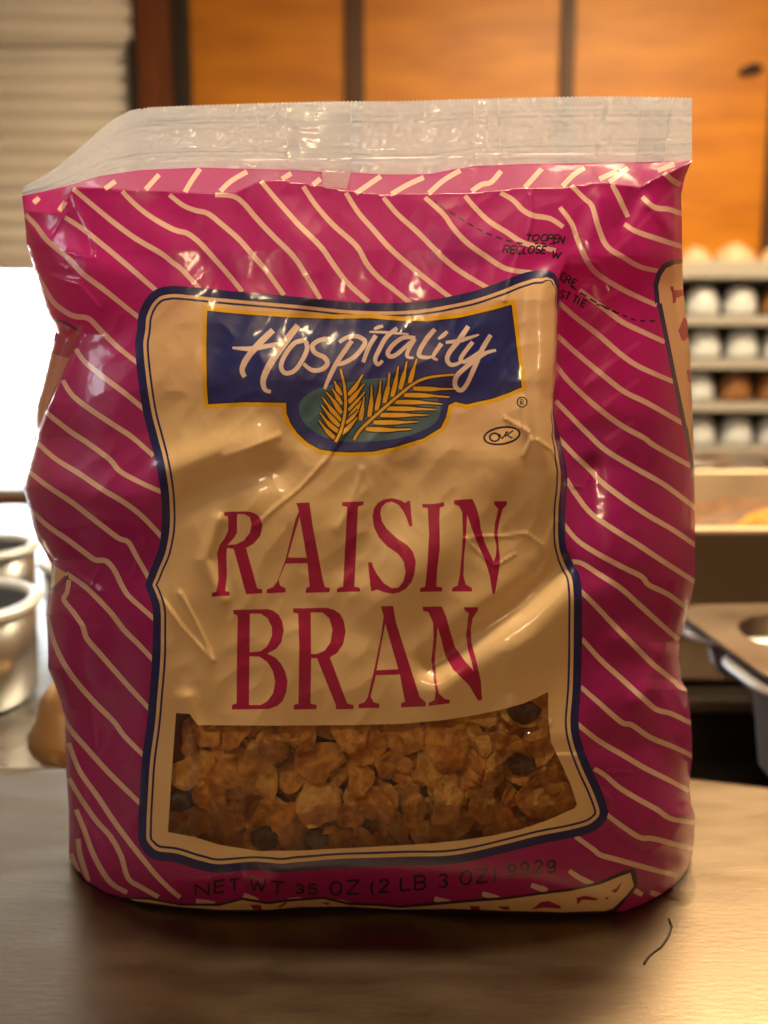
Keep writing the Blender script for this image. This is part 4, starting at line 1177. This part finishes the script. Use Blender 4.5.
# orient towards the viewer
a, b, c = V2[F[:, 0]], V2[F[:, 1]], V2[F[:, 2]]
cr2 = (b[:, 0] - a[:, 0]) * -(c[:, 1] - a[:, 1]) + (b[:, 1] - a[:, 1]) * (c[:, 0] - a[:, 0])
flip = cr2 < 0
F[flip] = F[flip][:, ::-1]
good = np.abs(cr2) > 1e-7
F, cx, cy = F[good], cx[good], cy[good]
layer = np.full(len(F), -1)
for i, (nm, mk, polys, lb) in enumerate(LAY):
    allp = np.vstack([p for p, h in polys if not h])
    lo, hi = allp.min(0), allp.max(0)
    idx = np.nonzero((cx >= lo[0]) & (cx <= hi[0]) & (cy >= lo[1]) & (cy <= hi[1]))[0]
    if not len(idx):
        continue
    m_ = np.zeros(len(idx), bool)
    for p, h in polys:
        w = winding(cx[idx], cy[idx], p)
        m_ = (m_ & ~w) if h else (m_ | w)
    layer[idx[m_]] = i
# the shoulder band keeps only its own stripes, the front only the front's
V3 = Pf(V2[:, 0], V2[:, 1])
e = .6
dx = Pf(V2[:, 0] + e, V2[:, 1]) - Pf(V2[:, 0] - e, V2[:, 1])
dyv = Pf(V2[:, 0], V2[:, 1] - e) - Pf(V2[:, 0], V2[:, 1] + e)
NRM = np.cross(dx, dyv)
NRM /= np.maximum(np.linalg.norm(NRM, axis=1), 1e-12)[:, None]

bag = thing('cereal_bag', 'plump magenta striped cereal bag standing on the steel table', 'bag', (0.0, .47, T))
def part_from(tris, name, mk, label=None):
    u, inv = np.unique(tris, return_inverse=True)
    f = inv.reshape(-1, 3)
    o = obj(name, V3[u], f.tolist(), M[mk], bag, True, None, NRM[u].tolist())
    if label:
        o['label'] = label
    return o
part_from(F[layer == -1], 'front_film', 'pink')
HOME = {'label_inner_line': 'label_border', 'label_thin_line': 'label_border', 'title_letter': 'label_panel', 'kosher_oval': 'label_panel', 'kosher_letter': 'label_panel', 'registered_ring': 'label_panel', 'registered_letter': 'label_panel',
        'logo_outline': 'logo_edge', 'logo_oval': 'logo_field', 'palm_outline': 'logo_field', 'palm_leaf': 'logo_field', 'palm_stem': 'logo_field', 'script_letter': 'logo_field',
        'gusset_letter': 'gusset_panel', 'strip_letter': 'bottom_strip'}
last = {}
for i, (nm, mk, polys, lb) in enumerate(LAY):
    t = F[layer == i]
    if len(t):
        o = part_from(t, nm, mk, lb)
        last[nm] = o
        if nm in HOME:                    # print that belongs to a printed field
            o.parent = last[HOME[nm]]

# ---- back of the bag and its base
nr, nc = 40, 41
rows_ = []
lpar = np.linspace(0, 1, nr)
def along(tab, t):
    d = np.r_[0, np.cumsum(np.hypot(*np.diff(tab, axis=0).T))]
    d /= d[-1]
    return np.interp(t, d, tab[:, 0]), np.interp(t, d, tab[:, 1])
BV = []
u = np.linspace(0, 1, nc)
sx_ = 22 + (692 - 22) * u
top_row = P(sx_, yseal(sx_), np.full(nc, YSEAL + .0008))
for j, t in enumerate(lpar):
    lx, ly = along(LS, t); rx, ry = along(RS, t)
    Lp = Pf(np.array([lx]), np.array([ly]))[0]; Rp = Pf(np.array([rx]), np.array([ry]))[0]
    dep = .004 + .078 * smooth(0, .55, t) * (1 - .10 * smooth(.85, 1, t))
    pr_ = 1 - np.abs(2 * u - 1) ** 3.0
    row = Lp[None] * (1 - u)[:, None] + Rp[None] * u[:, None]
    row[:, 1] += dep * pr_
    row[:, 1] += .003 * pr_ * np.sin(9 * u + 7 * t) * smooth(.05, .3, t)
    if t < .2:
        k_ = 1 - t / .2
        base0 = np.array([Pf(np.array([22.]), np.array([196.]))[0], Pf(np.array([692.]), np.array([160.]))[0]])
        corr = top_row - (base0[0][None] * (1 - u)[:, None] + base0[1][None] * u[:, None])
        row += corr * k_ * pr_[:, None]
    row[:, 2] = np.maximum(row[:, 2], T + .0012)
    BV.append(row)
# last rows settle on the table
BV.append(np.c_[BV[-1][:, 0] * .985, BV[-1][:, 1] - .004, np.full(nc, T + .0012)])
BV = np.array(BV)
nr2 = len(BV)
fs = [(j * nc + i, j * nc + i + 1, (j + 1) * nc + i + 1, (j + 1) * nc + i) for j in range(nr2 - 1) for i in range(nc - 1)]
obj('back_film', BV.reshape(-1, 3), fs, M['pink'], bag)
bo_r = resamp(BO, 6, False)
fb = Pf(bo_r[:, 0], bo_r[:, 1])
ring_ = np.vstack([fb, BV[-1][::-1]])
ring_[:, 2] = T + .0012
bm = bmesh.new()
bvs = [bm.verts.new(v) for v in ring_]
es = [bm.edges.new((bvs[i], bvs[(i + 1) % len(bvs)])) for i in range(len(bvs))]
bmesh.ops.triangle_fill(bm, use_beauty=True, use_dissolve=False, edges=es)
bm_obj('base_film', bm, M['pink'], bag)

# ---- transparent seal along the top
TOPL = np.array([(22, 188), (40, 178), (60, 165), (80, 148), (100, 130), (115, 118), (130, 110.5), (150, 106.5), (200, 104.5), (260, 102.5), (330, 100.5), (400, 100.5), (460, 98.5), (520, 97), (600, 95.5), (640, 96), (692, 97)], float)
def ytop(px):
    return itp(TOPL, px, 0)
def Yseal_f(px, v):
    y = YSEAL + .0015 * np.sin(px / 55.0) * v + .0010 * gnoise(px / 26, v * 2.2) * np.minimum(1, v * 4)
    for c0, wd in ((.16, .018), (.24, .018), (.32, .018), (.70, .016), (.77, .016), (.84, .016)):
        y = y - .0011 * np.exp(-((v - c0) / wd) ** 2)
    y += .0006 * gnoise(px / 5, v * 14) + .0005 * gnoise(px / 30, v * 26)
    return y + .006 * v
NX, NV = 330, 36
sxs = np.linspace(22, 692, NX); vv = np.linspace(0, 1, NV)
GX, GV = np.meshgrid(sxs, vv)
b0 = yseal(GX); b1 = ytop(GX) + 1.6 * (np.arange(NX) % 2)[None] * (GX > 140)
GY = b0 + (b1 - b0) * GV
SV = P(GX, GY, Yseal_f(GX, GV))
fs = [(j * NX + i, j * NX + i + 1, (j + 1) * NX + i + 1, (j + 1) * NX + i) for j in range(NV - 1) for i in range(NX - 1)]
SEAL = o = obj('top_seal', SV.reshape(-1, 3), fs, M['seal_film'], bag); o['label'] = 'clear crimped film seal with serrated edge'
def seal_patch(name, corners, mk, off, n=14, k=26):
    (ax, ay), (bx, by), (cx_, cy_), (dx_, dy_) = corners   # tl, tr, br, bl
    U, Q = np.meshgrid(np.linspace(0, 1, n), np.linspace(0, 1, k))
    X = (ax * (1 - U) + bx * U) * (1 - Q) + (dx_ * (1 - U) + cx_ * U) * Q
    Yy = (ay * (1 - U) + by * U) * (1 - Q) + (dy_ * (1 - U) + cy_ * U) * Q
    vq = np.clip((yseal(X) - Yy) / (yseal(X) - ytop(X)), 0, 1)
    Yd = np.where(Yy < yseal(X), Yseal_f(X, vq), Yfield(X, np.maximum(Yy, yseal(X)))) - off
    pts = P(X, Yy, Yd)
    f = [(j * n + i, (j + 1) * n + i, (j + 1) * n + i + 1, j * n + i + 1) for j in range(k - 1) for i in range(n - 1)]
    q = obj(name, pts.reshape(-1, 3), f, M[mk], bag)
    q.parent = SEAL
    return q
seal_patch('seal_patch', [(287, 103), (351, 102), (352, 168), (288, 168)], 'seal_patch', .0014)
seal_patch('seal_patch', [(322, 168), (352, 168), (347, 189), (323, 186)], 'seal_patch', .0014)
seal_patch('seal_patch', [(640, 98), (673, 98), (664, 160), (637, 161)], 'seal_patch', .0012)
for (x0, x1, y0, y1, w) in ((474.5, 474, 104, 163, 1.4), (487.5, 486.5, 100, 158, 2.0), (498.5, 500, 100, 160, 1.6), (608, 597, 98, 150, 4.5), (597, 594, 150, 162, 1.4), (259, 258, 103, 130, 1.4), (277, 276, 103, 128, 1.2), (672.5, 664, 98, 160, 1.2), (640, 637, 98, 161, 1.2), (351, 351.5, 103, 168, 1.4)):
    seal_patch('seal_crease', [(x0 - w / 2, y0), (x0 + w / 2, y0), (x1 + w / 2, y1), (x1 - w / 2, y1)], 'seal_line', .0018, 3, 14)
seal_patch('seal_crease', [(475, 153), (690, 154), (690, 155.3), (475, 154.3)], 'seal_line', .0018, 60, 3)
seal_patch('seal_crease', [(150, 161), (470, 156), (470, 157.2), (150, 162.2)], 'seal_line', .0018, 80, 3)
# small clear tip of film at the lower right corner
tipc = [(668, 884), (682, 872), (687, 869), (694, 881), (698, 890), (688, 889.5), (674, 891)]
Yt = float(Yplane(683, 885, T + .004))
tp = [P(np.array(x), np.array(y), Yt + .004 * math.sin(i * 1.9)) for i, (x, y) in enumerate(tipc)]
ctr = np.mean(tp, 0) + np.array([0, -.004, .001])
obj('film_tip', [ctr] + tp, [(0, 1 + (i + 1) % 7, 1 + i) for i in range(7)], M['tip_film'], bag, False)

# ---- cereal inside
M['flake'] = mat('bran flake', (0.90, 0.46, 0.08), .5, var=.5, vscale=2.2, color2=(0.55, 0.21, 0.03), bump=1.0, bscale=4.5, bdist=.0012)
M['flake_pale'] = mat('pale bran flake', (0.97, 0.64, 0.18), .5, var=.5, vscale=2.6, color2=(0.75, 0.36, 0.07), bump=1.0, bscale=5.5, bdist=.0012)
M['raisin'] = mat('raisin', (0.17, 0.095, 0.06), .45, var=.4, vscale=200, bump=.8, bscale=260)
M['fill'] = mat('packed bran cereal', (0.45, 0.19, 0.04), .8, var=.5, vscale=90, bump=.6, bscale=160)
# hidden bulk of the cereal, a solid heap that follows the bag
fu, fv = 36, 30
fx_, fy_ = np.meshgrid(np.linspace(-.88, .88, fu), np.linspace(0, 1, fv))
lev = 400 + 30 * np.sin(fx_[0] * 3 + .5)
FYp = lev[None] + (882 - lev[None]) * fy_
Lq, Rq = xl(FYp), xr(FYp)
FXp = (Lq + Rq) / 2 + fx_ * (Rq - Lq) / 2
inwin = np.exp(-(np.maximum(0, np.abs(FXp - 372) - 205) / 14) ** 2) * np.exp(-(np.maximum(0, np.abs(FYp - 778) - 72) / 14) ** 2)
fr_off = .014 + .014 * inwin + .0025 * gnoise(FXp / 16, FYp / 16)
front = P(FXp, FYp, Ybase(FXp, FYp) + fr_off + .02 * smooth(30, 0, pbot(FXp) - FYp))
front[..., 2] = np.maximum(front[..., 2], T + .004)
back = front.copy()
back[..., 1] = .480 + .055 * (1 - np.abs(fx_) ** 3) * smooth(-.1, .35, fy_)
back[..., 1] = np.maximum(back[..., 1], front[..., 1] + .004)
vs = np.vstack([front.reshape(-1, 3), back.reshape(-1, 3)])
n_ = fu * fv
fs = [(j * fu + i, (j + 1) * fu + i, (j + 1) * fu + i + 1, j * fu + i + 1) for j in range(fv - 1) for i in range(fu - 1)]
fs += [tuple(n_ + q for q in f[::-1]) for f in fs]
loop_ = [i for i in range(fu)] + [j * fu + fu - 1 for j in range(1, fv)] + [(fv - 1) * fu + i for i in range(fu - 2, -1, -1)] + [j * fu for j in range(fv - 2, 0, -1)]
for q in range(len(loop_)):
    a_, b_ = loop_[q], loop_[(q + 1) % len(loop_)]
    fs.append((a_, b_, n_ + b_, n_ + a_))
cf = obj('packed_cereal', vs, fs, M['fill'], None, True, (0, .47, T))
cf['kind'] = 'stuff'; tag(cf, 'packed bran cereal filling the inside of the bag', 'cereal')

def flake_mesh(seed, m):
    r2 = random.Random(seed)
    nA, nR = 18, 4
    ph = [r2.uniform(0, 6.28) for _ in range(8)]
    vs, fs = [], []
    curl = r2.uniform(.15, .4); cdir = r2.uniform(0, math.pi)
    asp = r2.uniform(.72, .98)
    def pt(r, a, up):
        edge = 1 + .10 * math.sin(2 * a + ph[0]) + .09 * math.sin(3 * a + ph[1]) + .06 * math.sin(5 * a + ph[2]) + .03 * math.sin(9 * a + ph[3])
        x = r * edge * math.cos(a); y = r * edge * math.sin(a) * asp
        q = x * math.cos(cdir) + y * math.sin(cdir)
        z = curl * q * q + .10 * r * math.sin(3 * a + ph[4]) + .06 * r * math.sin(6 * a + ph[5]) + .05 * math.sin(7 * x + ph[6]) * math.sin(6 * y + ph[7])
        th_ = .065 * (1 - .5 * r)
        return (x, y, z + (th_ if up else -th_))
    for up in (True, False):
        vs.append(pt(0, 0, up))
        for k in range(1, nR + 1):
            for q in range(nA):
                vs.append(pt(k / nR, 2 * math.pi * q / nA, up))
    H = 1 + nR * nA
    for s_, rev in ((0, False), (H, True)):
        for q in range(nA):
            w = (q + 1) % nA
            f = [(s_, s_ + 1 + q, s_ + 1 + w)]
            for k in range(nR - 1):
                a_, b_ = s_ + 1 + k * nA, s_ + 1 + (k + 1) * nA
                f.append((a_ + q, b_ + q, b_ + w, a_ + w))
            fs += [x[::-1] for x in f] if rev else f
    o_ = 1 + (nR - 1) * nA
    for q in range(nA):
        w = (q + 1) % nA
        fs.append((o_ + w, o_ + q, H + o_ + q, H + o_ + w))
    me = bpy.data.meshes.new('bran_flake')
    me.from_pydata([(x * 1, y * 1, z * 1) for x, y, z in vs], [], fs)
    me.materials.append(m)
    me.polygons.foreach_set('use_smooth', [True] * len(me.polygons)); me.update()
    return me
FM = [flake_mesh(100 + i, M['flake'] if i % 3 else M['flake_pale']) for i in range(12)]
fr_ = random.Random(21)
view_dir = Vector((0, -CP, SP))
cnt = 0
for lay_i, (sp, off, rr) in enumerate(((34, .0080, (.0080, .0118)), (30, .0150, (.0085, .0120)))):
    ny = int(165 / sp) + 1; nx = int(440 / sp) + 1
    for j in range(ny):
        for i in range(nx):
            px = 156 + (i + (.5 if j % 2 else 0) + fr_.uniform(-.32, .32)) * sp
            py = 702 + (j + fr_.uniform(-.32, .32)) * sp
            if px > 590 or py > 856:
                continue
            # keep to the window's neighbourhood
            wx = min(max(px, 172), 570); top_ = np.interp(wx, [176, 198, 400, 470, 548, 570], [713, 725, 724, 716, 692, 780]); bot_ = np.interp(wx, [168, 220, 260, 400, 520, 577], [832, 845, 851, 845, 829, 806])
            if py < top_ - 12 or py > bot_ + 4 or px < 180 or px > 566:
                continue
            rad = fr_.uniform(*rr)
            ax_ = px + np.array([0, -20, 20, 0, 0, -14, 14]); ay_ = py + np.array([0, 0, 0, -18, 14, 12, -12])
            Yd = float(np.max(Yfield(ax_, np.minimum(ay_, pbot(ax_) - 4)) - np.array([0, .002, .002, .002, .002, .002, .002]))) + off + fr_.uniform(-.0015, .002)
            pos = P(np.array(px), np.array(py), Yd)
            o = bpy.data.objects.new('bran_flake', FM[fr_.randrange(len(FM))])
            COL.objects.link(o)
            o.location = pos
            tilt = .30 if (px < 200 or px > 545) else .55 if fr_.random() < .8 else .95
            n_dir = (view_dir + Vector((fr_.uniform(-tilt, tilt), fr_.uniform(-.2, .2), fr_.uniform(-tilt, tilt)))).normalized()
            qz = n_dir.to_track_quat('Z', 'Y')
            o.rotation_mode = 'QUATERNION'
            from mathutils import Quaternion
            o.rotation_quaternion = qz @ Quaternion((0, 0, 1), fr_.uniform(0, 6.28))
            o.scale = (rad,) * 3
            pale = o.data.materials[0] == M['flake_pale']
            where = ('upper ' if py < 778 else 'lower ') + ('left' if px < 305 else 'middle' if px < 435 else 'right')
            deep = 'tucked behind others' if lay_i else 'close to the film'
            tag(o, ('pale golden' if pale else 'crinkled brown') + ' bran flake ' + deep + ' in the ' + where + ' of the bag window', 'cereal flake', 'bran flakes behind the bag window')
            cnt += 1
# raisins
def raisin(px, py, off, r, label, seed):
    r2 = random.Random(seed)
    pos = P(np.array(px), np.array(py), float(np.maximum(Yfield(np.array(px), np.array(py)), Ybase(np.array(px), np.array(py)))) + off)
    bm = bmesh.new(); bmesh.ops.create_icosphere(bm, subdivisions=3, radius=1)
    ph = [r2.uniform(0, 6) for _ in range(4)]
    for v in bm.verts:
        c = v.co.copy()
        d = 1 + .12 * math.sin(7 * c.x + ph[0]) * math.cos(6 * c.y + ph[1]) + .10 * math.sin(11 * c.y + 5 * c.z + ph[2])
        v.co = Vector((pos[0] + c.x * r * 1.3 * d, pos[1] + c.y * r * .7 * d, pos[2] + c.z * r * d))
    o = bm_obj('raisin', bm, M['raisin'], None, tuple(pos), True)
    tag(o, label, 'raisin', 'raisins behind the bag window')
raisin(266, 838, .0045, .0050, 'dark wrinkled raisin at the lower left of the bag window', 1)
raisin(317, 838, .0045, .0042, 'dark wrinkled raisin at the bottom middle of the bag window', 2)
raisin(522, 764, .0045, .0048, 'dark wrinkled raisin at the upper right of the bag window', 3)
raisin(524, 712, .0050, .0050, 'dark wrinkled raisin in the top right corner of the bag window', 4)
raisin(180, 800, .0060, .0048, 'dark wrinkled raisin at the left edge of the bag window', 5)
